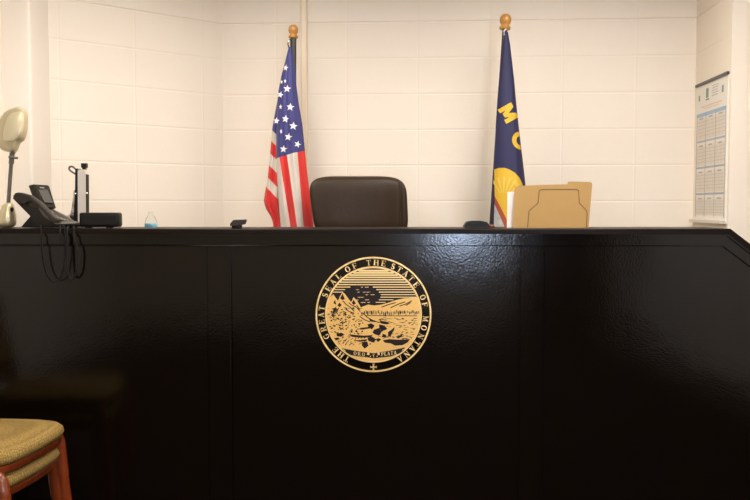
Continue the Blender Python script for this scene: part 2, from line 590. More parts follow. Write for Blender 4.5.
obj('carcass', bm, M['bench'], bench)
bm = bmesh.new(); box(bm, XL, 1.4, BY + .277, BY + .60, 1.06, 1.09, bevel=.004)
obj('inner_worktop', bm, M['bench'], bench)
bm = bmesh.new(); box(bm, XL, XR, BY + 0.006, BY + .019, 0, 0.11, bevel=0.003)
obj('kick_board', bm, M['bench'], bench)

# ------------------------------------------------------------------ the seal on the bench front
SC = P(373.5, 314.6, BY + 0.024)
SR = 58.3 / F * (BY + 0.024)
seal = thing('state_seal', 'round gold and black state seal mounted on the front of the black bench', 'seal', SC)
YS = BY + 0.024
def sq(zx, zy):
    return ((zx - 243) / 195.0, (247 - zy) / 195.0)
def sv(q, lvl):
    return Vector((SC.x + q[0] * SR, YS - 0.0006 - 0.0004 * lvl, SC.z + q[1] * SR))
def plate(bm, pts, lvl, th=0.0004):
    prism(bm, [sv(p, lvl) for p in pts], (0, th, 0))
def ring(bm, r0, r1, lvl, n=120):
    for k in range(n):
        a0, a1 = 2 * PI * k / n, 2 * PI * (k + 1) / n
        plate(bm, [(r0 * math.sin(a0), r0 * math.cos(a0)), (r1 * math.sin(a0), r1 * math.cos(a0)), (r1 * math.sin(a1), r1 * math.cos(a1)), (r0 * math.sin(a1), r0 * math.cos(a1))], lvl)
RI = 0.815
bm = bmesh.new()
plate(bm, [(0.999 * math.sin(2 * PI * k / 96), 0.999 * math.cos(2 * PI * k / 96)) for k in range(96)], 0)
obj('backing_disc', bm, M['bench'], seal)
bm = bmesh.new(); ring(bm, 0.970, 1.0, 1); obj('outer_ring', bm, M['gold_pale'], seal)
bm = bmesh.new(); ring(bm, RI - 0.0, RI + 0.020, 1); obj('inner_ring', bm, M['gold_pale'], seal)
bm = bmesh.new()
plate(bm, [(RI * math.sin(2 * PI * k / 96), RI * math.cos(2 * PI * k / 96)) for k in range(96)], 1)
disc = obj('scene_disc', bm, M['gold'], seal)

def clipc(pts, r=RI - 0.012):
    """pull points into the circle"""
    out = []
    for x, y in pts:
        l = math.hypot(x, y)
        out.append((x * r / l, y * r / l) if l > r else (x, y))
    return out
def arc(a0, a1, n=24, r=RI - 0.012):
    return [(r * math.sin(math.radians(a0 + (a1 - a0) * k / n)), r * math.cos(math.radians(a0 + (a1 - a0) * k / n))) for k in range(n + 1)]
# sky: dark field with gold lines, ridge line below
ridge = [sq(*p) for p in [(392, 186), (370, 190), (345, 192), (318, 198), (295, 206), (270, 213), (245, 216), (225, 213), (212, 218), (200, 222),
                          (196, 214), (188, 200), (176, 188), (168, 205), (158, 192), (148, 178), (139, 170), (130, 186), (124, 200), (116, 190), (108, 178)]]
sky = arc(-68, 68, 50) + ridge
bm = bmesh.new(); plate(bm, sky, 2); obj('sky_field', bm, M['engrave'], seal)
bm = bmesh.new()
yy = 99.0
i = 0
while yy < 206:
    y = (247 - yy) / 195
    half = math.sqrt(max(0, (RI - .014) ** 2 - y * y))
    th = interp([(99, 6.4), (118, 5.2), (140, 4.0), (165, 3.2), (205, 2.6)], yy) / 195
    x0, x1 = -half, half
    segs = [(x0, x1)]
    zx = lambda v: (v - 243) / 195
    if yy > 150:      # dark cloud of smoke breaks the lines
        cl = interp([(150, 175), (160, 150), (172, 140), (182, 125), (206, 200)], yy)
        cr = interp([(150, 235), (160, 250), (172, 262), (182, 270), (196, 262), (206, 250)], yy)
        segs = [(x0, zx(cl)), (zx(cr), x1)]
        if yy > 176: segs = segs[1:]
    if yy > 190: segs = [(s0, min(s1, zx(330 - (yy - 190) * 3))) for s0, s1 in segs]
    for s0, s1 in segs:
        if s1 > s0:
            plate(bm, [(s0, y - th / 2), (s1, y - th / 2), (s1, y + th / 2), (s0, y + th / 2)], 3)
    for _ in range(3):
        if yy > 150:
            cx = random.uniform(180, 240)
            plate(bm, [sq(cx, yy), sq(cx + random.uniform(8, 16), yy - 1), sq(cx + 6, yy + 2)], 3)
    yy += interp([(99, 7.2), (130, 8.2), (200, 8.8)], yy)
obj('sky_lines', bm, M['gold_pale'], seal)

# engraved black marks on the landscape
bm = bmesh.new()
def blob(zx, zy, w, h, ang=0, n=7, jag=0.35):
    c = sq(zx, zy)
    pts = []
    for k in range(n):
        a = 2 * PI * k / n
        r = 1 + random.uniform(-jag, jag)
        x, y = w / 195 / 2 * r * math.cos(a), h / 195 / 2 * r * math.sin(a)
        ca, sa = math.cos(math.radians(ang)), math.sin(math.radians(ang))
        pts.append((c[0] + x * ca - y * sa, c[1] + x * sa + y * ca))
    if all(math.hypot(*p) < RI - .015 for p in pts):
        plate(bm, pts, 2)
def stroke(zpts, wd):
    for (x0, y0), (x1, y1) in zip(zpts, zpts[1:]):
        a, b = sq(x0, y0), sq(x1, y1)
        dx, dy = b[0] - a[0], b[1] - a[1]
        l = math.hypot(dx, dy) or 1
        nx, ny = -dy / l * wd / 390, dx / l * wd / 390
        q = [(a[0] + nx, a[1] + ny), (b[0] + nx, b[1] + ny), (b[0] - nx, b[1] - ny), (a[0] - nx, a[1] - ny)]
        if all(math.hypot(*p) < RI for p in q):
            plate(bm, q, 2)
# peaks: dark slopes inside the outlines
for tri in ([(139, 176), (131, 192), (138, 198), (147, 194)], [(176, 196), (170, 208), (176, 214), (184, 210)],
            [(114, 196), (108, 208), (118, 214)], [(118, 218), (108, 230), (104, 246), (116, 238)], [(128, 206), (122, 216), (130, 222), (136, 214)]):
    plate(bm, [sq(*p) for p in tri], 2)
for p in [[(140, 200), (150, 212), (166, 222), (178, 236)], [(160, 206), (168, 214), (186, 222), (196, 234)], [(100, 250), (112, 244), (122, 236)],
          [(150, 226), (160, 236), (172, 240)], [(186, 214), (194, 226)], [(270, 222), (290, 214), (318, 206)], [(300, 224), (330, 210), (350, 204)],
          [(330, 218), (350, 212), (372, 200)], [(352, 216), (368, 206)], [(205, 240), (222, 256), (240, 266), (262, 274)], [(196, 252), (212, 264), (232, 272)]]:
    stroke(p, 3.0)
# tree line: upright dark strokes on the right half
x = 212
while x < 398:
    blob(x, random.uniform(238, 243), random.uniform(2.6, 5.0), random.uniform(12, 19), random.uniform(-6, 6))
    x += random.uniform(5.0, 7.0)
stroke([(216, 250), (300, 251), (390, 251)], 2.4)
# small texture, left field and right field
for _ in range(190):
    blob(random.uniform(88, 208), random.uniform(224, 312), random.uniform(3, 9), random.uniform(1.8, 5), random.uniform(-40, 40))
for _ in range(120):
    blob(random.uniform(262, 398), random.uniform(256, 330), random.uniform(5, 13), random.uniform(1.4, 2.6), random.uniform(-10, 12))
for _ in range(50):
    blob(random.uniform(122, 235), random.uniform(318, 350), random.uniform(4, 10), random.uniform(1.6, 3.2), random.uniform(20, 60))
# river banks, plough and figures in the middle
for pl in ([(188, 296), (206, 291), (240, 287), (236, 293), (205, 298)], [(158, 313), (185, 316), (210, 318), (240, 316), (236, 323), (205, 325), (170, 322)],
           [(176, 334), (200, 333), (222, 330), (220, 336), (196, 339)], [(222, 280), (236, 276), (247, 284), (238, 297), (228, 292)],
           [(244, 298), (262, 292), (270, 306), (262, 318), (248, 314), (240, 308)], [(222, 325), (240, 322), (252, 331), (244, 342), (226, 336)],
           [(264, 268), (284, 270), (300, 276), (286, 280), (268, 277)], [(262, 280), (280, 284), (290, 296), (270, 304), (262, 292)],
           [(292, 306), (306, 296), (314, 288), (312, 300), (304, 312), (300, 324), (292, 318)],
           [(276, 312), (286, 316), (284, 326), (270, 322)], [(205, 340), (222, 338), (226, 352), (214, 362), (204, 352)],
           [(118, 312), (134, 308), (146, 314), (134, 322), (120, 320)], [(110, 327), (124, 324), (130, 330), (116, 334)],
           [(274, 334), (296, 330), (330, 332), (366, 330), (358, 341), (342, 350), (316, 352), (300, 344), (282, 342)],
           [(318, 322), (334, 316), (342, 312), (338, 322), (326, 328)], [(250, 330), (260, 326), (268, 332), (258, 340)],
           [(228, 262), (246, 268), (250, 273), (232, 270)]):
    plate(bm, [sq(*p) for p in pl], 2)
obj('landscape_engraving', bm, M['engrave'], seal)

# motto scroll
top_c = [(136, 361), (155, 364), (175, 368), (200, 372), (221, 374), (243, 378), (267, 374), (292, 370), (326, 363), (350, 358)]
bot_c = [(352, 374), (333, 383), (300, 389), (265, 392.5), (243, 395), (220, 391), (190, 388), (166, 384), (146, 378), (134, 372)]
bm = bmesh.new(); plate(bm, clipc([sq(*p) for p in top_c + bot_c], RI - .004), 3)
obj('motto_scroll', bm, M['engrave'], seal)
bm = bmesh.new()
plate(bm, [sq(*p) for p in [(222, 374), (230, 376), (229, 384), (221, 383)]], 4)
obj('scroll_fold', bm, M['gold_pale'], seal)
bm = bmesh.new()
plate(bm, [sq(*p) for p in [(256, 376), (264, 374), (264, 383), (257, 384)]], 4)
obj('scroll_fold', bm, M['gold_pale'], seal)
for cur in ([(140, 362), (150, 370), (144, 378), (136, 372)], [(352, 360), (340, 366), (344, 376), (356, 372)], [(136, 384), (148, 380), (150, 388)], [(346, 380), (356, 378), (350, 386)]):
    bm = bmesh.new(); plate(bm, clipc([sq(*p) for p in cur], RI - .01), 4)
    obj('scroll_curl', bm, M['gold_pale'], seal)

# serif capitals as strokes: each glyph = quads in a box 'w' wide and 1 high
def strip(pts, ws):
    out = []
    L, R = [], []
    n = len(pts)
    for i, (x, y) in enumerate(pts):
        x0, y0 = pts[max(i - 1, 0)]; x1, y1 = pts[min(i + 1, n - 1)]
        dx, dy = x1 - x0, y1 - y0
        l = math.hypot(dx, dy) or 1
        wd = (ws[i] if isinstance(ws, list) else ws) / 2
        L.append((x - dy / l * wd, y + dx / l * wd)); R.append((x + dy / l * wd, y - dx / l * wd))
    for i in range(n - 1):
        out.append([L[i], L[i + 1], R[i + 1], R[i]])
    return out
def rect(x0, y0, x1, y1):
    return [[(x0, y0), (x1, y0), (x1, y1), (x0, y1)]]
def arcpts(cx, cy, rx, ry, a0, a1, n=14):
    return [(cx + rx * math.cos(math.radians(a0 + (a1 - a0) * k / n)), cy + ry * math.sin(math.radians(a0 + (a1 - a0) * k / n))) for k in range(n + 1)]
def glyph(c):
    T, t, s = 0.25, 0.11, 0.10
    stem = lambda x: rect(x - T / 2, 0, x + T / 2, 1) + rect(x - T / 2 - .08, 0, x + T / 2 + .08, s) + rect(x - T / 2 - .08, 1 - s, x + T / 2 + .08, 1)
    if c == 'T': return rect(.35, 0, .55, 1) + rect(.25, 0, .65, s) + rect(.02, .91, .88, 1) + rect(.02, .74, .09, 1) + rect(.81, .74, .88, 1), .9
    if c == 'H': return stem(.18) + stem(.78) + rect(.2, .46, .76, .55), .96
    if c == 'I': return stem(.2), .4
    if c == 'E': return stem(.18) + rect(.2, 0, .8, .085) + rect(.2, .915, .78, 1) + rect(.2, .46, .6, .55) + rect(.73, 0, .8, .27) + rect(.71, .76, .78, 1) + rect(.56, .36, .62, .65), .84
    if c == 'F': return stem(.18) + rect(.2, .915, .78, 1) + rect(.2, .44, .6, .53) + rect(.71, .74, .78, 1) + rect(.56, .34, .62, .63), .8
    if c == 'L': return stem(.18) + rect(.2, 0, .78, .085) + rect(.71, 0, .78, .32), .8
    if c == 'A': return strip([(.16, .03), (.45, 1)], t) + strip([(.42, 1), (.76, .02)], T) + rect(.25, .3, .62, .38) + rect(.02, 0, .3, s) + rect(.58, 0, .94, s), .94
    if c == 'V' or c == 'Y': return strip([(.14, .98), (.45, .48)], T) + strip([(.8, .98), (.45, .48)], t) + rect(.36, 0, .56, .52) + rect(.26, 0, .66, s) + rect(0, .925, .32, 1) + rect(.62, .925, .94, 1), .92
    if c == 'N': return rect(.12, 0, .2, 1) + strip([(.16, .98), (.8, .02)], T) + rect(.76, 0, .84, 1) + rect(.02, 0, .3, s) + rect(.66, .925, .96, 1) + rect(.0, .925, .22, 1), .96
    if c == 'M': return rect(.12, 0, .2, 1) + strip([(.2, .98), (.52, .1)], .17) + strip([(.52, .1), (.84, .98)], t) + rect(.8, 0, 1.0, 1) + rect(.02, 0, .3, s) + rect(.72, 0, 1.08, s) + rect(.02, .925, .24, 1) + rect(.84, .925, 1.08, 1), 1.1
    if c == 'O':
        p = arcpts(.46, .5, .35, .45, 0, 360, 28)
        return strip(p, [.09 + .13 * abs(math.cos(2 * PI * k / 28)) for k in range(29)]), .92
    if c == 'G':
        p = arcpts(.48, .5, .36, .45, 48, 318, 24)
        return strip(p, [.09 + .13 * max(0, -math.cos(math.radians(48 + 270 * k / 24))) for k in range(25)]) + rect(.66, .04, .84, .44) + rect(.56, .40, .94, .47) + rect(.70, .68, .77, .97), .94
    if c == 'S':
        p = arcpts(.37, .73, .23, .22, 25, 250, 12) + arcpts(.37, .265, .26, .22, 75, -155, 14)
        n = len(p)
        return strip(p, [.09 + .12 * math.sin(PI * k / (n - 1)) for k in range(n)]) + rect(.56, .70, .62, .98) + rect(.08, .02, .14, .3), .72
    if c in 'PR':
        p = [(.2, .955)] + arcpts(.45, .73, .23, .225, 90, -90, 12) + [(.2, .505)]
        g = stem(.18) + strip(p, [.09] + [.09 + .11 * math.cos(math.radians(90 - 15 * k)) for k in range(13)] + [.09])
        if c == 'R':
            return g + strip([(.44, .5), (.78, .03)], .18) + rect(.68, 0, .95, s), .94
        return g, .78
    return [], .4

def ring_word(bm, letters, r0, h, lvl, aspect=0.86):
    for c, ang in letters:
        qs, wd = glyph(c)
        a = math.radians(ang)
        for q in qs:
            pts = []
            for gx, gy in q:
                lx = (gx - wd / 2) * h * aspect
                r = r0 + gy * h
                pts.append((r * math.sin(a) + lx * math.cos(a), r * math.cos(a) - lx * math.sin(a)))
            plate(bm, pts, lvl)
LET = [('T', 211), ('H', 218.8), ('E', 227), ('G', 245), ('R', 254), ('E', 262.2), ('A', 269.6), ('T', 277), ('S', 292), ('E', 300.2), ('A', 309), ('L', 317.8),
       ('O', 330.4), ('F', 339), ('T', 354.6), ('H', 3), ('E', 11.2), ('S', 22), ('T', 29.8), ('A', 38), ('T', 46.2), ('E', 55), ('O', 70.6), ('F', 79),
       ('M', 94.6), ('O', 104.8), ('N', 114.6), ('T', 123.4), ('A', 131.2), ('N', 140), ('A', 149)]
for c_, ang_ in LET:
    bm = bmesh.new(); ring_word(bm, [(c_, ang_)], 0.850, 0.100, 1, .92)
    obj('letter', bm, M['gold_pale'], seal)
def flat_letter(c, zx, zy, h):
    bm = bmesh.new()
    qs, wd = glyph(c)
    cx, cy = sq(zx, zy)
    for q in qs:
        plate(bm, [(cx + (gx - wd / 2) * h * .86, cy + (gy - .5) * h) for gx, gy in q], 4)
    obj('motto_letter', bm, M['gold_pale'], seal)
for c_, zx, zy in (('O', 181, 377.5), ('R', 195, 379.5), ('O', 209, 381.5), ('P', 273, 380.5), ('L', 283.5, 379.5), ('A', 294, 378.5), ('T', 305, 377), ('A', 316, 375.5)):
    flat_letter(c_, zx, zy, .064)
flat_letter('Y', 243.5, 386.5, .050)
bm = bmesh.new()
for zx in (233, 255):
    c_ = sq(zx, 388)
    bm = bmesh.new(); plate(bm, [(c_[0] + .010 * math.cos(k), c_[1] + .010 * math.sin(k)) for k in range(6)], 4)
    obj('motto_dot', bm, M['gold_pale'], seal)
bm = bmesh.new()
cx, cy = sq(243, 425)
for x0, y0, x1, y1 in ((-.012, -.062, .012, .062), (-.058, -.012, .058, .012), (-.022, -.062, .022, -.05), (-.022, .05, .022, .062), (-.058, -.02, -.048, .02), (.048, -.02, .058, .02)):
    plate(bm, [(cx + x0, cy + y0), (cx + x1, cy + y0), (cx + x1, cy + y1), (cx + x0, cy + y1)], 1)
obj('cross_mark', bm, M['gold_pale'], seal)

# ------------------------------------------------------------------ judge's chair
CY = 4.30
chair = thing('judge_chair', 'large dark brown leather high-back chair behind the bench between the flags', 'office chair', (-0.085, CY - .1, PLAT))
ct = P(359.3, 176.2, CY - .02)
cx0 = ct.x
cw = 94.5 / F * (CY - .02) / 2
def cushion_fn(p):
    # slight outward flare of the lower right edge and a shallow middle crease
    z = p.z
    p = p.copy()
    p.x += -z * 0.045 + .002 + (0.012 * (-z / .155) if p.x < 0 else 0)
    if p.y < 0:
        p.y += 0.012 * math.exp(-((p.x + .02 + z * .25) / .010) ** 2) * math.exp(-((z + 0.02) / .045) ** 2)
        p.y += 0.006 * math.exp(-((p.x - .012 - z * .3) / .009) ** 2) * math.exp(-((z + .03) / .05) ** 2)
        p.y += 0.010 * math.exp(-((p.x - cw * .86) / .006) ** 2)
    p.y += -0.05 * (p.x / cw) ** 2
    return p
bm = bmesh.new()
superell(bm, (cx0, CY, ct.z - 0.155), cw, 0.10, 0.155, e1=0.42, e2=0.24, nu=96, nv=48, fn=cushion_fn)
obj('headrest', bm, M['leather'], chair, smooth=True)
bm = bmesh.new()
superell(bm, (cx0, CY + .005, ct.z - 0.47), cw * 0.99, 0.07, 0.20, e1=0.4, e2=0.30, nu=72, nv=32, fn=cushion_fn)
obj('backrest', bm, M['leather'], chair, smooth=True)
bm = bmesh.new()
superell(bm, (cx0, CY - .27, PLAT + .47), .26, 0.26, 0.065, e1=0.5, e2=0.35)
obj('seat', bm, M['leather'], chair, smooth=True)
for s in (-1, 1):
    bm = bmesh.new()
    tube(bm, catmull([(cx0 + s * .25, CY - .03, PLAT + .62), (cx0 + s * .285, CY - .12, PLAT + .66), (cx0 + s * .285, CY - .38, PLAT + .66), (cx0 + s * .27, CY - .42, PLAT + .58), (cx0 + s * .23, CY - .36, PLAT + .45)]), .018)
    obj('armrest', bm, M['black_plastic'], chair, smooth=True)
bm = bmesh.new()
lathe(bm, (cx0, CY - .25, PLAT + .08), [(.035, 0), (.035, .16), (.022, .165), (.022, .34)])
obj('gas_lift', bm, M['black_plastic'], chair, smooth='angle')
for k in range(5):
    a = 2 * PI * k / 5 + .3
    ex, ey = cx0 + .27 * math.cos(a), CY - .25 + .27 * math.sin(a)
    bm = bmesh.new()
    tube(bm, [(cx0, CY - .25, PLAT + .13), (cx0 + .15 * math.cos(a), CY - .25 + .15 * math.sin(a), PLAT + .11), (ex, ey, PLAT + .075)], [.028, .022, .016])
    leg = obj('base_arm', bm, M['black_plastic'], chair, smooth=True)
    bm = bmesh.new()
    superell(bm, (ex, ey, PLAT + .03), .03, .022, .03, 0.9, 0.9, 16, 10)
    obj('caster', bm, M['black_plastic'], leg, smooth=True)

# ------------------------------------------------------------------ flags
def cloth(bm, rows, Yc, folds, uvfn=None, ns=54, depth=0.42, mtx=None):
    """closed pleated hanging cloth; rows = [(y_px, xl, xr)] ; folds(s, t) -> metres towards the room (front face)"""
    uvl = bm.loops.layers.uv.new('cloth') if uvfn else None
    ny = 70
    y0, y1 = rows[0][0], rows[-1][0]
    tl = [(r[0], r[1]) for r in rows]; tr = [(r[0], r[2]) for r in rows]
    meta = {}
    grid = []
    for j in range(ny + 1):
        t = j / ny
        y = y0 + (y1 - y0) * t
        xl, xr = interp(tl, y), interp(tr, y)
        row = []
        for i in range(2 * ns):
            s = i / ns if i <= ns else (2 * ns - i) / ns
            front = i <= ns
            x = xl + (xr - xl) * s
            d = front_depth(s, t, xr - xl, folds, depth, Yc)
            if not front:
                d = -(xr - xl) / F * Yc * depth * .7 * math.sin(PI * s) ** .8
            q = P(x, y, Yc)
            v = bm.verts.new((q.x, q.y - d, q.z))
            meta[v] = (x, y, front)
            row.append(v)
        grid.append(row)
    n = 2 * ns
    for A, B in zip(grid, grid[1:]):
        for i in range(n):
            f = bm.faces.new((A[i], A[(i + 1) % n], B[(i + 1) % n], B[i]))
            if uvfn:
                for lp in f.loops:
                    lp[uvl].uv = uvfn(*meta[lp.vert][:2])
    for r_ in (grid[0], list(reversed(grid[-1]))):
        f = bm.faces.new(r_)
        if uvfn:
            for lp in f.loops:
                lp[uvl].uv = uvfn(*meta[lp.vert][:2])
def front_depth(s, t, wpx, folds, depth, Yc):
    W = wpx / F * Yc
    return W * depth * math.sin(PI * min(max(s, 0), 1)) ** .8 + folds(s, t) * min(1, t * 1.6 + .1) * math.sin(PI * min(max(s, 0), 1)) ** .5
def decal(bm, poly, rows, Yc, folds, depth, off=0.003, cuts=2, th=0.0012):
    """a printed patch that follows the front of the cloth"""
    b2 = bmesh.new()
    f = b2.faces.new([b2.verts.new((x, y, 0)) for x, y in poly])
    bmesh.ops.triangulate(b2, faces=[f])
    for _ in range(cuts):
        bmesh.ops.subdivide_edges(b2, edges=b2.edges[:], cuts=1, use_grid_fill=True)
        bmesh.ops.triangulate(b2, faces=b2.faces[:])
    tl = [(r[0], r[1]) for r in rows]; tr = [(r[0], r[2]) for r in rows]
    mp = {}
    for v in b2.verts:
        x, y = v.co.x, v.co.y
        xl, xr = interp(tl, y), interp(tr, y)
        x = min(max(x, xl + .15), xr - .15)
        s = (x - xl) / max(xr - xl, .01); t = (y - rows[0][0]) / (rows[-1][0] - rows[0][0])
        q = P(x, y, Yc)
        d = front_depth(s, t, xr - xl, folds, depth, Yc) + off
        mp[v] = bm.verts.new((q.x, q.y - d, q.z))
    for f in b2.faces:
        try:
            bm.faces.new([mp[v] for v in f.verts])
        except ValueError:
            pass
    b2.free()

def pole_and_finial(root, top_px, bot_px, Y, rad_px, fin_w, label_axis):
    """wooden finial, dark pole, floor stand"""
    a = P(*top_px, Y); b = P(*bot_px, Y)
    dirv = (b - a).normalized()
    k = (a.z - PLAT - .05) / -dirv.z
    foot = a + dirv * k
    r = rad_px / F * Y / 2
    bm = bmesh.new(); tube(bm, [a, foot], r, 18)
    obj('pole', bm, M['pole'], root, smooth='angle')
    bm = bmesh.new()
    lathe(bm, (foot.x, foot.y, PLAT), [(.13, 0), (.13, .02), (.12, .032), (.05, .05), (.03, .10), (.025, .16), (0.02, .165)])
    obj('stand_base', bm, M['brass'], root, smooth='angle')
    R = fin_w / F * Y / 2
    bm = bmesh.new()
    rot = Vector((0, 0, 1)).rotation_difference(-dirv).to_matrix().to_4x4()
    lathe(bm, (0, 0, 0), [(R * .80, -R * .4), (R * .95, -R * .3), (R * .98, R * .05), (R * .74, R * .30), (R * .70, R * .5), (R * .92, R * .8), (R, R * 1.2), (R * .97, R * 1.6), (R * .8, R * 2.0), (R * .5, R * 2.25), (R * .12, R * 2.35)],
          mtx=Matrix.Translation(a) @ rot)
    obj('finial', bm, M['finial'], root, smooth=True)
    return foot

# United States flag
YU = 4.50
us = thing('national_flag', 'red white and blue starred flag with wooden finial, left of the leather chair', 'flag', (P(293, 200, YU).x, YU, PLAT), 'flags on poles behind the bench')
pole_and_finial(us, (293.3, 36.5), (293.3, 228), YU, 6.2, 9.8, 0)
tipR = [(47, 288.6, 291.5), (60, 285.5, 293.5), (75, 281.5, 295.5), (90, 278.5, 297), (105, 277, 299), (125, 276.5, 302.5), (151, 276, 305), (175, 277, 307.5), (200, 278.5, 310.5), (236, 281, 314.5), (330, 283, 320)]
def us_folds(s, t):
    return 0.012 * math.sin(2 * PI * (1.6 * s + .45 * t)) + 0.004 * math.sin(2 * PI * (4.1 * s - 1.3 * t) + 1) + 0.0025 * math.sin(2 * PI * (1.2 * s + 9 * t))
def us_uv(x, y):
    k = (y - 157) / 71.0
    bt = [268, 274, 281, 291.5, 298.5, 304.5, 322]
    tp = [262, 267, 273, 280, 288, 298.5, 314]
    edges = [a + (b - a) * k for a, b in zip(tp, bt)]
    c = 0
    for i in range(6):
        if x <= edges[i + 1] or i == 5:
            c = i + (x - edges[i]) / (edges[i + 1] - edges[i])
            break
    # strips: 0 white,1 red,2 white,3 red,4 white,5 red
    v = (y - (157.5 - (x - 280) * 0.27)) / 10
    return (c + 2.0, v)
bm = bmesh.new()
cloth(bm, tipR, YU - .02, us_folds, us_uv, depth=.34)
fl = obj('flag_cloth', bm, M['us_cloth'], us, smooth=True)
leftR = [(56, 287, 289.5), (75, 283, 290), (95, 278.5, 289.5), (110, 275.5, 287), (128, 272.3, 286), (141, 271.2, 284), (160, 269.6, 283.5), (181, 267.3, 283.5), (192, 265, 283), (202, 263.6, 283), (210, 266.5, 283.3), (216, 270.5, 283.6), (222, 273, 284), (240, 274, 285), (330, 276, 288)]
def lf_folds(s, t):
    return 0.010 * math.sin(2 * PI * (1.7 * s + .1)) + .004 * math.sin(2 * PI * (4 * s + t))
def lf_uv(x, y):
    yy = y - 1.0 * (x - 271)
    tb = [(129, 0), (140.5, 1), (154, 2), (167, 3), (180.5, 4), (191.5, 5), (202.5, 6), (204, 6.01)]
    c = interp(tb, yy)
    if x > 271 and y > 200 and yy > 201:
        c = 5.5
    elif yy >= 202:
        c = 5.9
    return (c + 2.0, (yy - 129) / 10)
bm = bmesh.new()
cloth(bm, leftR, YU + .025, lf_folds, lf_uv, depth=.30)
obj('folded_back_cloth', bm, M['us_cloth'], us, smooth=True)
def star(x, y, r=3.3, rot=0.0, sx=1.0):
    return [(x + sx * (r if k % 2 == 0 else r * .42) * math.sin(rot + k * PI / 5), y - (r if k % 2 == 0 else r * .42) * math.cos(rot + k * PI / 5)) for k in range(10)]
for x, y, r, rt, sx in [(286, 68.3, 3.6, .2, .8), (287.8, 89.6, 4.1, .1, 1), (291, 108, 4.2, .1, 1), (286.2, 119.7, 4.0, .15, 1), (294.2, 126.9, 4.3, .1, 1),
                    (289.3, 137.7, 4.2, .2, 1), (284.3, 149.6, 4.0, .1, 1), (298.2, 144.8, 3.8, .3, .9), (281.2, 107.5, 3, 0, .6), (285.6, 81.8, 2.4, 0, .6), (281.8, 132, 2.8, 0, .5)]:
    bm = bmesh.new()
    decal(bm, star(x, y, r, rt, sx), tipR, YU - .02, us_folds, .34, cuts=1)
    obj('star', bm, M['star_white'], us)
for x, y, r, rt, sx in [(280.3, 94.7, 3.6, .3, .9), (276.4, 120.8, 3.7, .1, .9), (281.5, 82, 2.4, .1, .6)]:
    bm = bmesh.new()
    prism(bm, [P(a_, b_, YU - .055) for a_, b_ in star(x, y, r, rt, sx)], (0, .002, 0))
    obj('star', bm, M['star_white'], us)
bm = bmesh.new()
c = P(288.3, 43.5, YU - .03)
tube(bm, [P(290.5, 39.5, YU - .02), P(288.6, 41, YU - .03), P(287.8, 44, YU - .03), P(288.8, 47.5, YU - .02)], .004, 8)
obj('flag_clip', bm, M['chrome'], us, smooth=True)

# Montana flag
YM = 4.48
mt = thing('state_flag', 'navy blue flag with yellow letters and seal, wooden finial, left of the folder', 'flag', (P(492, 228, YM).x, YM, PLAT), 'flags on poles behind the bench')
pole_and_finial(mt, (505, 27.5), (491.5, 228), YM, 5.0, 11.4, 0)
mtR = [(32, 504.2, 508), (45, 502.8, 510.2), (60, 501.2, 512), (80, 498.9, 514.2), (100, 497.3, 516), (125, 495.7, 518.6), (150, 494.6, 521.5), (175, 493.4, 524.5), (200, 492.4, 527), (236, 491.6, 530), (330, 489, 534)]
def mt_folds(s, t):
    return 0.010 * math.sin(2 * PI * (1.1 * s + .4 * t) + .6) + 0.002 * math.sin(2 * PI * (2.3 * s + 1.1 * t))
bm = bmesh.new(); cloth(bm, mtR, YM - .03, mt_folds, None, depth=.36)
obj('flag_cloth', bm, M['navy'], mt, smooth=True)
dk = dict(rows=mtR, Yc=YM - .03, folds=mt_folds, depth=.36)
# block letter M and a cropped O
bm = bmesh.new()
def mt_map(gx, gy, cx, cy, w_, h_, dx=(.48, .88), up=(.88, -.48)):
    a_, b_ = (gx - .5) * w_, (gy - .5) * h_
    return (cx + a_ * dx[0] + b_ * up[0], cy + a_ * dx[1] + b_ * up[1])
Mst = [[(-.03, 0), (.25, 0), (.25, 1), (-.03, 1)], [(.75, 0), (1.03, 0), (1.03, 1), (.75, 1)], [(-.03, 1), (.29, 1), (.66, .12), (.38, .12)], [(1.03, 1), (.71, 1), (.34, .12), (.62, .12)]]
for k, q in enumerate(Mst):
    decal(bm, [mt_map(gx, gy, 507.6, 113.8, 15.5, 14.5) for gx, gy in q], off=.003 + .0003 * k, cuts=2, **dk)
obj('letter', bm, M['yellow'], mt)
bm = bmesh.new()
op = arcpts(.5, .5, .38, .38, 0, 360, 28)
for q in strip(op, .26):
    pts = [mt_map(gx, gy, 519.5, 141, 18, 17) for gx, gy in q]
    if all(p[0] < interp([(r[0], r[2]) for r in mtR], p[1]) - .1 for p in pts):
        decal(bm, pts, cuts=0, **dk)
obj('letter', bm, M['yellow'], mt)
bm = bmesh.new()
decal(bm, [(494.0, 169.5), (498, 168.2), (503, 168.2), (508, 170), (513, 173), (518, 178.5), (521.5, 185), (523, 195), (522, 212), (519, 228), (508.5, 228), (494.2, 197)], cuts=3, **dk)
obj('flag_seal', bm, M['yellow'], mt)
bm = bmesh.new()
for k in range(9):
    a_ = math.radians(-28 + 15 * k)
    ca, sa = math.sin(a_), -math.cos(a_)
    c = (502, 199)
    q = [(c[0] + ca * 6 - sa * .25, c[1] + sa * 6 + ca * .25), (c[0] + ca * 22 - sa * .9, c[1] + sa * 22 + ca * .9), (c[0] + ca * 22 + sa * .9, c[1] + sa * 22 - ca * .9), (c[0] + ca * 6 + sa * .25, c[1] + sa * 6 - ca * .25)]
    decal(bm, q, cuts=2, off=.0042, **dk)
obj('sun_rays', bm, M['ray'], mt)
bm = bmesh.new(); decal(bm, [(494.2, 196.5), (509, 228), (503.5, 228), (494, 204)], cuts=3, off=.0046, **dk); obj('ribbon', bm, M['redbrown'], mt)
bm = bmesh.new(); decal(bm, [(493.9, 204), (503.5, 228), (493.2, 228)], cuts=3, off=.0046, **dk); obj('seal_landscape', bm, M['greyblue'], mt)
bm = bmesh.new()
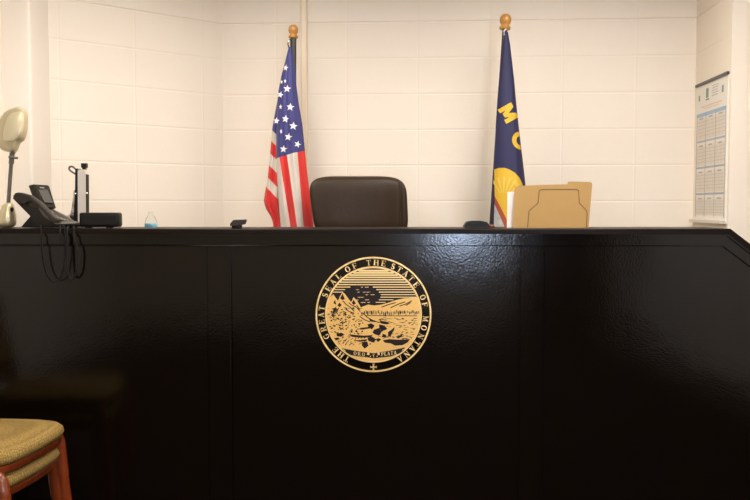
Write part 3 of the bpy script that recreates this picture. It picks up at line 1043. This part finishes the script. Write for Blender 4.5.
tube(bm, [P(506, 29, YM - .03), P(503.9, 31, YM - .04), P(504.4, 35, YM - .04)], .004, 8)
obj('flag_clip', bm, M['star_white'], mt, smooth=True)

# ------------------------------------------------------------------ wall planner on the projecting wall
def on_side(t, z, out=0.0):
    """t metres from the inner corner along the side face of the projecting wall"""
    a, b = Vector((*C1, 0)), Vector((*C2, 0))
    d = (b - a).normalized(); n = Vector((d.y, -d.x, 0))
    q = a + d * t + n * out
    return Vector((q.x, q.y, z))
PT0, PT1, PZ0, PZ1 = 0.045, 0.535, 1.318, 2.052
pl = thing('wall_planner', 'tall white year planner with blue month headings hung on the right wall', 'calendar', on_side(.29, PZ0))
def side_box(bm, t0, t1, z0, z1, o0, o1):
    prism(bm, [on_side(t0, z0, o0), on_side(t1, z0, o0), on_side(t1, z1, o0), on_side(t0, z1, o0)], on_side(t0, z0, o1) - on_side(t0, z0, o0))
bm = bmesh.new(); side_box(bm, PT0, PT1, PZ0, PZ1, 0.0, 0.006); obj('sheet', bm, M['planner'], pl)
bm = bmesh.new(); side_box(bm, PT0 - .004, PT1 + .004, PZ1 - .004, PZ1 + .010, 0.0, 0.014); obj('top_rail', bm, M['rail_dark'], pl)
bm = bmesh.new(); side_box(bm, PT0 - .012, PT1 + .006, PZ0 - .012, PZ0 + .004, 0.0, 0.03); obj('bottom_rail', bm, M['satin_silver'], pl)
HB = PZ1 - 0.155
gx0, gx1 = PT0 + .018, PT1 - .018
bmB, bmG, bmC, bmR = bmesh.new(), bmesh.new(), bmesh.new(), bmesh.new()
rows_z = [HB, HB - .148, HB - .290, HB - .432, PZ0 + .022]
for r in range(4):
    zt, zb = rows_z[r], rows_z[r + 1]
    side_box(bmB if r == 0 else bmR, gx0, gx1, zt - (.020 if r == 0 else .010), zt, .006, .0072)
    for c in range(3):
        a = gx0 + (gx1 - gx0) * c / 3; b = gx0 + (gx1 - gx0) * (c + 1) / 3
        side_box(bmC, a + .005, b - .005, zb + .006, zt - .024, .006, .0068)
        bm = bmesh.new(); side_box(bm, a + .045, b - .045, zt - .034, zt - .026, .0068, .0074)
        obj('month_name', bm, M['planner_bar'], pl)
        for k in range(1, 6):
            z = zb + .006 + (zt - .036 - zb) * k / 6
            side_box(bmG, a + .005, b - .005, z - .0007, z + .0007, .0068, .0073)
        for k in range(1, 7):
            t = a + .005 + (b - a - .01) * k / 7
            side_box(bmG, t - .0005, t + .0005, zb + .006, zt - .036, .0068, .0073)
for c in range(4):
    t = gx0 + (gx1 - gx0) * c / 3
    side_box(bmG, t - .0022, t + .0022, PZ0 + .02, HB, .006, .0076)
obj('month_headings', bmB, M['planner_blue'], pl)
obj('row_bars', bmR, M['planner_bar'], pl)
obj('grid_lines', bmG, M['planner_grey'], pl)
obj('month_boxes', bmC, M['planner_cell'], pl)
bm = bmesh.new()
mid = (PT0 + PT1) / 2
for k, (dt, dz, w_, h_) in enumerate([(-.065, -.02, .035, .05), (-.06, -.055, .05, .008), (.175, -.03, .022, .035), (-.195, -.035, .018, .03)]):
    bm = bmesh.new()
    side_box(bm, mid + dt - w_ / 2, mid + dt + w_ / 2, PZ1 - .055 + dz + .02 - h_ / 2, PZ1 - .055 + dz + .02 + h_ / 2, .006, .0075)
    obj('crest_mark', bm, M['planner_green'], pl)
bm = bmesh.new()
for k in range(5):      # illegible small heading lines
    side_box(bm, mid + .01 + .004 * (k % 2), mid + .11 - .008 * (k % 3), PZ1 - .030 - .013 * k, PZ1 - .027 - .013 * k, .006, .0075)
obj('heading_lines', bm, M['planner_grey'], pl)
bm = bmesh.new()
side_box(bm, mid - .16, mid + .16, PZ1 - .125, PZ1 - .121, .006, .0075)
side_box(bm, mid - .12, mid + .12, PZ1 - .137, PZ1 - .134, .006, .0075)
obj('orange_line', bm, M['planner_orange'], pl)

# ------------------------------------------------------------------ things on the ledge
def pxprism(bm, pts, Y, depth):
    prism(bm, [P(x, y, Y) for x, y in pts], (0, depth, 0))
def bev(bm, w_=0.003, seg=2):
    es = [e for e in bm.edges if e.calc_face_angle(0) > .5]
    bmesh.ops.bevel(bm, geom=es, offset=w_, segments=seg, affect='EDGES', clamp_overlap=True)

# desk lamp
YL = 3.60
lamp = thing('desk_lamp', 'champagne coloured desk lamp with oval head at the far left of the ledge', 'lamp', (P(10, 228, YL).x, YL, LZ))
lb = P(9.5, 228, YL)
bm = bmesh.new()
k = YL / F
def base_fn(p):
    t = (p.z / (13.5 * k) + 1) / 2          # 0 at foot, 1 at top
    sc = interp([(0, 1.0), (.15, 1.06), (.45, .92), (.75, .72), (1, .66)], t)
    return Vector((p.x * sc + .010 * t, p.y * sc, p.z))
superell(bm, (P(6.4, 215, YL).x, YL, LZ + 12.6 * k), 8.6 * k, .040, 12.6 * k, e1=.6, e2=.85, nu=40, nv=28, fn=base_fn)
base = obj('base', bm, M['champagne'], lamp, smooth=True)
bm = bmesh.new(); superell(bm, P(12.0, 209.5, YL - .026), 1.6 * k, .006, 2.4 * k, .8, .8, 16, 10)
obj('power_button', bm, M['black_plastic'], base, smooth=True)
bm = bmesh.new(); tube(bm, [P(8.2, 206, YL), P(11.4, 160, YL)], 1.9 * k, 14)
obj('arm', bm, M['arm_metal'], lamp, smooth='angle')
bm = bmesh.new()
tube(bm, [P(11.2, 164, YL), P(12.2, 153, YL)], 2.5 * k, 14)
tube(bm, [P(9, 157, YL - .02), P(17.5, 158, YL + .01)], 1.2 * k, 10)
tube(bm, [P(12.2, 155, YL), P(14, 150, YL)], [1.9 * k, 2.4 * k], 12)
obj('joint', bm, M['arm_metal'], lamp, smooth='angle')
bm = bmesh.new()
hd = [(14.5, 108.2), (19, 107.3), (24, 109), (27.3, 113.5), (27.8, 122), (26.6, 133), (24.3, 140), (20, 143.5), (17.8, 149.5), (14.6, 152.8), (9, 152.2), (3, 150), (-1.5, 144), (-2, 136), (0.8, 123), (5, 114), (9.5, 110)]
hp = catmull([P(x, y, YL) for x, y in hd + [hd[0]]], 4)[:-1]
cen = sum(hp, Vector()) / len(hp)
lay = [(.80, -.034), (.93, -.028), (1.0, -.012), (1.0, .004), (.9, .014)]
rings = [[bm.verts.new(cen + (p - cen) * s_ + Vector((0, d_, 0))) for p in hp] for s_, d_ in lay]
for A, B in zip(rings, rings[1:]):
    for i in range(len(A)):
        bm.faces.new((A[i], A[(i + 1) % len(A)], B[(i + 1) % len(A)], B[i]))
bm.faces.new(rings[0]); bm.faces.new(list(reversed(rings[-1])))
head = obj('lamp_head', bm, M['champagne'], lamp, smooth='angle')
bm = bmesh.new()
hd2 = [(15, 112), (20.5, 111.5), (23.2, 115), (23.4, 124), (22, 133), (18, 139), (12, 142), (5.5, 142), (3.2, 138), (4.2, 128), (7.5, 118), (11, 113.5)]
h2 = catmull([P(x, y, YL - .034) for x, y in hd2 + [hd2[0]]], 4)[:-1]
c2 = sum(h2, Vector()) / len(h2)
rings = [[bm.verts.new(c2 + (p - c2) * s_ + Vector((0, d_, 0))) for p in h2] for s_, d_ in ((.86, -.009), (.95, -.006), (1.0, 0.004))]
for A, B in zip(rings, rings[1:]):
    for i in range(len(A)):
        bm.faces.new((A[i], A[(i + 1) % len(A)], B[(i + 1) % len(A)], B[i]))
bm.faces.new(rings[0]); bm.faces.new(list(reversed(rings[-1])))
obj('head_cover', bm, M['champagne_pale'], head, smooth='angle')

# desk telephone
YT = 3.56
k = YT / F
ph = thing('desk_phone', 'black office desk phone with raised screen beside the champagne lamp', 'telephone', (P(45, 228, YT).x, YT + .04, LZ))
bm = bmesh.new()
pxprism(bm, [(12.8, 198.4), (14, 195.6), (25, 201), (30, 206.3), (38, 208.2), (43, 216), (52, 222.6), (75, 223.6), (75.6, 225), (58, 226), (38, 226.2), (30.8, 216.8)], YT - .045, .16); bev(bm, .003)
body = obj('body', bm, M['body_plastic'], ph)
bm = bmesh.new()
pxprism(bm, [(30.6, 216), (45, 220), (53, 223), (52, 227.4), (24, 227.4), (21.2, 226.8)], YT - .02, .12); bev(bm, .003)
pxprism(bm, [(54, 224), (74, 224), (73, 227.2), (56, 227.2)], YT, .10)
obj('stand', bm, M['black_plastic'], ph)
bm = bmesh.new()
pxprism(bm, [(12.6, 197.6), (13.2, 194.4), (16.8, 192.2), (22, 193.2), (30, 195.6), (39.6, 202.6), (48, 211), (54, 217.6), (59, 219), (59.6, 221), (56, 223.2), (51, 222.2), (45.2, 214.4), (38.5, 206.6), (32, 202.2), (27.6, 201.8), (24, 204.2), (19, 203.4)], YT - .075, .042)
bmesh.ops.recalc_face_normals(bm, faces=bm.faces)
bev(bm, .004, 3)
obj('handset', bm, M['grey_plastic'], ph, smooth='angle')
# raised screen, turned to the right and to the room
def quad3(bm, cs, vec):
    prism(bm, [P(x, y, Y) for x, y, Y in cs], vec)
bm = bmesh.new()
quad3(bm, [(33.6, 184.2, YT + .055), (49.4, 185.2, YT + .115), (56.8, 208.6, YT + .09), (42, 207.2, YT + .02)], (-.034, .022, -.004))
bmesh.ops.recalc_face_normals(bm, faces=bm.faces)
bev(bm, .004, 3)
scr = obj('screen_housing', bm, M['body_plastic'], ph, smooth='angle')
bm = bmesh.new()
quad3(bm, [(38.2, 189.6, YT + .055), (47.6, 189.4, YT + .092), (53.2, 202.8, YT + .080), (44.6, 202.4, YT + .040)], (-.004, .004, 0))
obj('display', bm, M['screen'], scr)
bm = bmesh.new()
quad3(bm, [(39.8, 186.9, YT + .060), (44, 187.2, YT + .078), (44.6, 188.4, YT + .076), (40.4, 188.2, YT + .058)], (-.003, .003, 0))
obj('maker_badge', bm, M['key_plastic'], scr)
# keypad on the sloping top
KQ = [P(47.5, 206.6, YT + .105), P(71, 218.2, YT + .105), P(76.4, 222.3, YT - .035), P(51.5, 219.6, YT - .035)]
bm = bmesh.new(); prism(bm, KQ, (0, 0, -.015)); bmesh.ops.recalc_face_normals(bm, faces=bm.faces); bev(bm, .0015)
kp = obj('keypad', bm, M['grey_plastic'], ph)
def kq(u, v):
    return KQ[0].lerp(KQ[1], u).lerp(KQ[3].lerp(KQ[2], u), v)
for r in range(6):
    for c in range(4):
        u0, v0 = .10 + r * .135, .06 + c * .23
        bm = bmesh.new(); prism(bm, [kq(u0, v0), kq(u0 + .095, v0), kq(u0 + .095, v0 + .17), kq(u0, v0 + .17)], (0.001, 0, .0035))
        obj('key', bm, M['key_plastic'], kp)
bm = bmesh.new(); pxprism(bm, [(53.5, 223.4), (56, 221.6), (75.6, 221.2), (77.2, 222.6), (75.6, 223.4), (56, 224.2)], YT - .049, .006)
obj('front_edge', bm, M['key_plastic'], ph)

# cords hanging over the front of the ledge
def cord(pts, r, coil=0, turns=60):
    path = catmull(pts, 14)
    bm_ = bmesh.new()
    if not coil:
        tube(bm_, path, r, 8)
    else:
        L = [0]
        for a, b in zip(path, path[1:]): L.append(L[-1] + (b - a).length)
        out = []
        N = turns * 8
        for i in range(N + 1):
            s_ = L[-1] * i / N
            j = max(q for q in range(len(L)) if L[q] <= s_ + 1e-9)
            j = min(j, len(path) - 2)
            f = (s_ - L[j]) / max(L[j + 1] - L[j], 1e-9)
            p = path[j].lerp(path[j + 1], f)
            t = (path[j + 1] - path[j]).normalized()
            a = t.cross(Vector((0, 1, 0.02))).normalized(); b = t.cross(a)
            th = 2 * PI * i / 8
            out.append(p + a * coil * math.cos(th) + b * coil * math.sin(th))
        tube(bm_, out, r, 5)
    return bm_
yf = BY - .016
bm = cord([P(40, 225, YT - .04), P(41, 227, 3.47), P(41.3, 232, yf), P(42, 250, yf), P(44.5, 268, yf), P(49.5, 279, yf), P(54.5, 282, yf), P(60, 278.5, yf), P(63.8, 266, yf), P(65, 248, yf), P(64.5, 232, yf), P(64, 227, 3.475), P(63, 225.5, YT - .03)], .0013, .0030, 130)
tag(obj('handset_cord', bm, M['black_plastic'], None, smooth=True), 'thin coiled phone cord looping down the bench front, left of the thicker cable', 'cord')
bm = cord([P(60, 226.8, YT - .05), P(60, 227.5, 3.462), P(60, 232, yf), P(60.5, 241, yf)], .0034)
tag(obj('cable_end', bm, M['black_plastic'], None, smooth=True), 'short black cable end between the two hanging phone cords', 'cable')
bm = cord([P(73.5, 226.6, YT - .03), P(74, 227.3, 3.455), P(74, 232, yf), P(74.5, 241, yf - .004), P(76.5, 246, yf), P(78, 256, yf), P(77, 270, yf), P(74.5, 277, yf), P(71.5, 279.5, yf), P(68.5, 275, yf), P(67, 262, yf), P(66.8, 246, yf), P(67.2, 232, yf + .002), P(68, 227.6, 3.465), P(69, 226.8, YT - .02)], .0042)
tag(obj('telephone_cable', bm, M['black_plastic'], None, smooth=True), 'thick black cable looping down the bench front, right of the coiled cord', 'cable')

# tall silver and black gadget
YG = 3.695
g = thing('desk_device', 'tall slim silver and black upright device with a black knob, behind the phone', 'device', (P(79, 228, YG).x, YG, LZ))
bm = bmesh.new(); pxprism(bm, [(77.4, 228), (77.2, 172.5), (78.4, 169.5), (84.4, 169.5), (85.6, 174), (85.8, 228)], YG, .035); bev(bm, .002)
obj('silver_column', bm, M['satin_silver'], g)
bm = bmesh.new(); pxprism(bm, [(85.4, 228), (85.2, 174), (86.6, 174.5), (87, 228)], YG + .003, .03); bev(bm, .001)
obj('right_edge', bm, M['black_plastic'], g)
bm = bmesh.new(); pxprism(bm, [(73.5, 228), (74.5, 204), (75, 190), (75.2, 168.5), (77.4, 168.5), (77.6, 228)], YG - .004, .045); bev(bm, .0015)
obj('left_edge', bm, M['black_plastic'], g)
bm = bmesh.new(); pxprism(bm, [(68, 228), (72.2, 204), (73.4, 190), (74.6, 190), (74, 210), (72.6, 228)], YG, .03); bev(bm, .001)
obj('flared_foot', bm, M['chrome'], g)
bm = bmesh.new()
pxprism(bm, [(82.2, 170), (82.2, 168), (81, 167.4), (81, 163.2), (86.2, 163.2), (86.2, 167.6), (84.8, 168), (84.8, 170)], YG + .006, .022); bev(bm, .0012)
obj('top_knob', bm, M['black_plastic'], g)
bm = bmesh.new(); tube(bm, catmull([P(76, 169.5, YG + .015), P(72.5, 166.6, YG + .015), P(69.6, 167.2, YG + .015), P(69.4, 169.4, YG + .015), P(72, 171.8, YG + .015), P(75.5, 174, YG + .015)]), .0042, 10)
obj('hinge_loop', bm, M['arm_metal'], g, smooth=True)
bm = bmesh.new()
bm.free()
for x, y in ((75.4, 194), (86.8, 193.5)):
    bm = bmesh.new()
    superell(bm, P(x, y, YG - .005), .0045, .0045, .006, .9, .9, 12, 8)
    obj('screw', bm, M['chrome'], g, smooth=True)
bm = bmesh.new(); pxprism(bm, [(57.5, 222.6), (72, 212.5), (77, 213.5), (77, 227.6), (58, 227.6)], YG + .05, .004)
tag(obj('paper_sheet', bm, M['paper'], None), 'white sheet of paper behind the phone keypad at the silver device foot', 'paper')

# small black box with feet
YB = 3.58
k = YB / F
bx = thing('speaker_box', 'small flat black box with rounded edges and short feet on the ledge', 'speaker', (P(99, 228, YB).x, YB, LZ))
a, b = P(79, 226.2, YB - .04), P(119.2, 212.6, YB - .04)
bm = bmesh.new(); box(bm, a.x, b.x - .004, YB - .04, YB + .02, LZ + .0045, b.z, bevel=.009, seg=4)
obj('housing', bm, M['black_plastic'], bx, smooth='angle')
bm = bmesh.new(); box(bm, a.x + .012, b.x - .012, YB - .0415, YB - .036, LZ + .014, b.z - .010, bevel=.001, seg=1)
obj('front_grille', bm, M['black_plastic'], bx)
for fx in (89, 110):
    q = P(fx, 227, YB - .02)
    bm = bmesh.new(); box(bm, q.x - .013, q.x + .013, YB - .032, YB - .010, LZ, LZ + .006)
    obj('foot', bm, M['black_plastic'], bx)

# little clear bottle with blue liquid
YC = 3.62
q = P(151, 228, YC)
bt = thing('gel_bottle', 'tiny clear bottle holding pale blue liquid on the ledge', 'bottle', (q.x, YC, LZ))
k = YC / F
bm = bmesh.new(); lathe(bm, (q.x, YC, LZ), [(5.6 * k, 0), (6.2 * k, .004), (6.0 * k, 6 * k), (4.8 * k, 9 * k), (3.2 * k, 11.5 * k), (2.2 * k, 13 * k), (2.2 * k, 14.5 * k)], 24)
obj('bottle_body', bm, M['clear'], bt, smooth='angle')
bm = bmesh.new(); lathe(bm, (q.x, YC, LZ + .002), [(5.1 * k, 0), (5.6 * k, .004), (5.5 * k, 3.6 * k), (5.4 * k, 3.8 * k)], 24)
obj('liquid', bm, M['liquid'], bt, smooth='angle')
bm = bmesh.new(); lathe(bm, (q.x, YC, LZ + 14.4 * k), [(2.3 * k, 0), (2.3 * k, 1.4 * k), (1.2 * k, 1.8 * k)], 18)
obj('bottle_cap', bm, M['clear'], bt, smooth='angle')

# small dark tilted object on the ledge left of the flag
YD = 3.56
q = P(237, 228, YD)
sm = thing('microphone_base', 'small dark tilted desk gadget on the ledge left of the striped flag', 'gadget', (q.x, YD, LZ))
k = YD / F
bm = bmesh.new(); box(bm, q.x - 4.6 * k, q.x + 4.2 * k, YD - .02, YD + .03, LZ, LZ + 3.2 * k, bevel=.003)
obj('foot', bm, M['black_plastic'], sm, smooth='angle')
bm = bmesh.new(); pxprism(bm, [(230, 226.2), (230, 223.8), (233.2, 220), (244.2, 219.6), (244.8, 221), (243.4, 224.4), (241, 225)], YD - .025, .06); bev(bm, .003, 3)
obj('tilted_top', bm, M['grey_plastic'], sm, smooth='angle')

# dark low lump with brown cap left of the folder
YD = 3.58
k = YD / F
q = P(478.5, 228, YD)
hp_ = thing('hole_punch', 'low dark rounded desk object on the ledge at the foot of the navy flag', 'desk tool', (q.x, YD, LZ))
bm = bmesh.new(); pxprism(bm, [(464.6, 227.6), (464.8, 225.6), (467.8, 221.8), (473, 220.9), (482, 221), (486.8, 222), (489.6, 225), (490.2, 227.6)], YD - .03, .07); bev(bm, .004, 3)
obj('body', bm, M['black_plastic'], hp_, smooth='angle')
bm = bmesh.new(); superell(bm, P(491.5, 226.0, YD - .01), 3.2 * k, .016, 1.5 * k, .9, .9, 18, 10)
obj('end_cap', bm, M['chair_wood'], hp_, smooth=True)

# folder standing on the ledge with paper behind it
YF = 3.60
fo = thing('manila_folder', 'tan cardboard file folder with tab standing upright on the ledge', 'folder', (P(550, 228, YF).x, YF, LZ))
front = [(512.8, 227.8), (514.6, 188.8), (515.4, 187.0), (517.4, 186.0), (540, 184.9), (567.2, 184.3), (568.0, 182.2), (569.4, 181.6), (590.4, 182.0), (591.8, 183.0), (592.2, 184.6), (588.6, 227.8)]
bm = bmesh.new()
a_ = [P(x, y, YF + .008 * (228 - y) / 46) for x, y in front]
prism(bm, a_, (0, .0012, 0))
obj('front_leaf', bm, M['manila'], fo)
bm = bmesh.new()
back = [(515, 227.4), (517, 188.5), (566, 186), (588.5, 187), (586.5, 227.4)]
prism(bm, [P(x, y, YF + .03 + .01 * (228 - y) / 46) for x, y in back], (0, .0012, 0))
obj('back_leaf', bm, M['manila'], fo)
bm = bmesh.new()
cl = [(527.6, 227.6), (529, 211), (538.0, 203.2), (539.2, 191.2), (541, 189.6), (576.5, 189.3), (578.6, 190.6), (579.3, 203), (586.2, 210.2), (587.2, 213), (586.4, 227.6)]
for (x0, y0), (x1, y1) in zip(cl, cl[1:]):
    dx, dy = x1 - x0, y1 - y0; l = math.hypot(dx, dy); nx, ny = -dy / l * .38, dx / l * .38
    pts = [(x0 + nx, y0 + ny), (x1 + nx, y1 + ny), (x1 - nx, y1 - ny), (x0 - nx, y0 - ny)]
    prism(bm, [P(x, y, YF + .008 * (228 - y) / 46 - .0012) for x, y in pts], (0, .0012, 0))
obj('cut_line', bm, M['manila_line'], fo)
bm = bmesh.new()
pp = [(506.9, 227.6), (507.6, 192.6), (508.6, 191.8), (530, 191.2), (530, 227.6)]
prism(bm, [P(x, y, YF + .016 + .016 * (228 - y) / 46) for x, y in pp], (0, .0035, 0))
tag(obj('document_papers', bm, M['paper'], None), 'white papers sticking out at the left of the tan folder', 'paper')

# ------------------------------------------------------------------ stacked wooden chairs, lower left
def make_chair():
    """armless wooden stacking chair, front towards local +X, origin on the floor"""
    c = thing('stacking_chair', '', 'chair', (0, 0, 0), 'stacked chairs at the bench')
    HW, HD = .225, .25
    zr0, zr1 = .402, .430
    # seat rail ring (rounded rectangle)
    def outline(inset, n=64, e=.26):
        out = []
        for i in range(n):
            th = 2 * PI * i / n
            sg = lambda v, q: math.copysign(abs(v) ** q, v)
            x = (HD - inset) * sg(math.cos(th), e); y = (HW - inset) * sg(math.sin(th), e)
            y *= 1 + .06 * x / HD
            x += .018 * (1 - (y / HW) ** 2) if x > 0 else 0
            out.append((x, y))
        return out
    bm = bmesh.new()
    oo, ii = outline(0.008), outline(.045)
    rr = [[bm.verts.new((x, y, z)) for x, y in o_] for o_, z in ((outline(.012), zr0), (oo, zr0 + .006), (oo, zr1 - .004), (outline(.012), zr1), (ii, zr1), (ii, zr0))]
    for a in range(6):
        A, B = rr[a], rr[(a + 1) % 6]
        for i in range(64):
            bm.faces.new((A[i], A[(i + 1) % 64], B[(i + 1) % 64], B[i]))
    obj('seat_frame', bm, M['chair_wood'], c, smooth='angle')
    # domed cushion
    bm = bmesh.new()
    lay = [(.020, zr1), (.004, zr1 + .004), (-.004, zr1 + .020), (-.002, zr1 + .036), (.008, zr1 + .048), (.030, zr1 + .056), (.08, zr1 + .062), (.15, zr1 + .065), (.21, zr1 + .066)]
    rr = [[bm.verts.new((x, y, z)) for x, y in outline(i_, e=.26 + .03 * k_)] for k_, (i_, z) in enumerate(lay)]
    for A, B in zip(rr, rr[1:]):
        for i in range(64):
            bm.faces.new((A[i], A[(i + 1) % 64], B[(i + 1) % 64], B[i]))
    bm.faces.new(rr[-1]); bm.faces.new(list(reversed(rr[0])))
    obj('seat_cushion', bm, M['upholstery'], c, smooth=True)
    # front legs curve out of the rail
    for s in (-1, 1):
        bm = bmesh.new()
        path = catmull([(HD - .038, s * (HW - .030), zr0 + .018), (HD - .030, s * (HW - .026), zr0 - .02), (HD - .022, s * (HW - .020), .28), (HD - .010, s * (HW - .008), .14), (HD + .006, s * (HW + .008), 0.0)], 8) if s > 0 else catmull([(HD - .085, s * (HW - .022), zr0 + .004), (HD - .040, s * (HW - .018), zr0 - .006), (HD - .014, s * (HW - .012), zr0 - .045), (HD - .006, s * (HW - .004), .22), (HD + .006, s * (HW + .010), 0.0)], 8)
        tube(bm, path, [.028] * 9 + [.027] * 8 + [.024] * 8 + [.022] * 8 if s > 0 else [.015] * 8 + [.021] * 8 + [.023] * 9 + [.020] * 8, 14)
        obj('leg', bm, M['chair_wood'], c, smooth=True)
        bm = bmesh.new()
        tube(bm, catmull([(-HD - .075, s * (HW - .02), 0.0), (-HD - .01, s * (HW - .03), .25), (-HD + .0, s * (HW - .035), .44), (-HD - .04, s * (HW - .04), .68), (-HD - .09, s * (HW - .05), .86)], 6), .017, 12)
        obj('leg', bm, M['chair_wood'], c, smooth=True)
    bm = bmesh.new()
    tube(bm, [(-HD - .088, y, .855 + .02 * (1 - (y / .2) ** 2)) for y in [-.215 + .043 * i for i in range(11)]], .018, 12)
    obj('back_rail', bm, M['chair_wood'], c, smooth=True)
    bm = bmesh.new()
    box(bm, -.018, .018, -.19, .19, -.13, .13, bevel=.015, seg=4, mtx=Matrix.Translation((-HD - .062, 0, .70)) @ Matrix.Rotation(math.radians(-15), 4, 'Y'))
    obj('backrest', bm, M['upholstery'], c, smooth='angle')
    return c
c1 = make_chair()
c1.location = (-1.480, 3.06, 0.0)
c1.rotation_euler = (0, 0, math.radians(-7))
c2 = c1.copy(); COL.objects.link(c2)
for ch in list(c1.children):
    q = ch.copy(); COL.objects.link(q); q.parent = c2
c2.location = (-1.462, 3.06, 0.088)
c1['label'] = 'lower of the two stacked cherry wood chairs with gold patterned seat'
c2['label'] = 'top one of the two stacked cherry wood chairs with gold patterned seat'
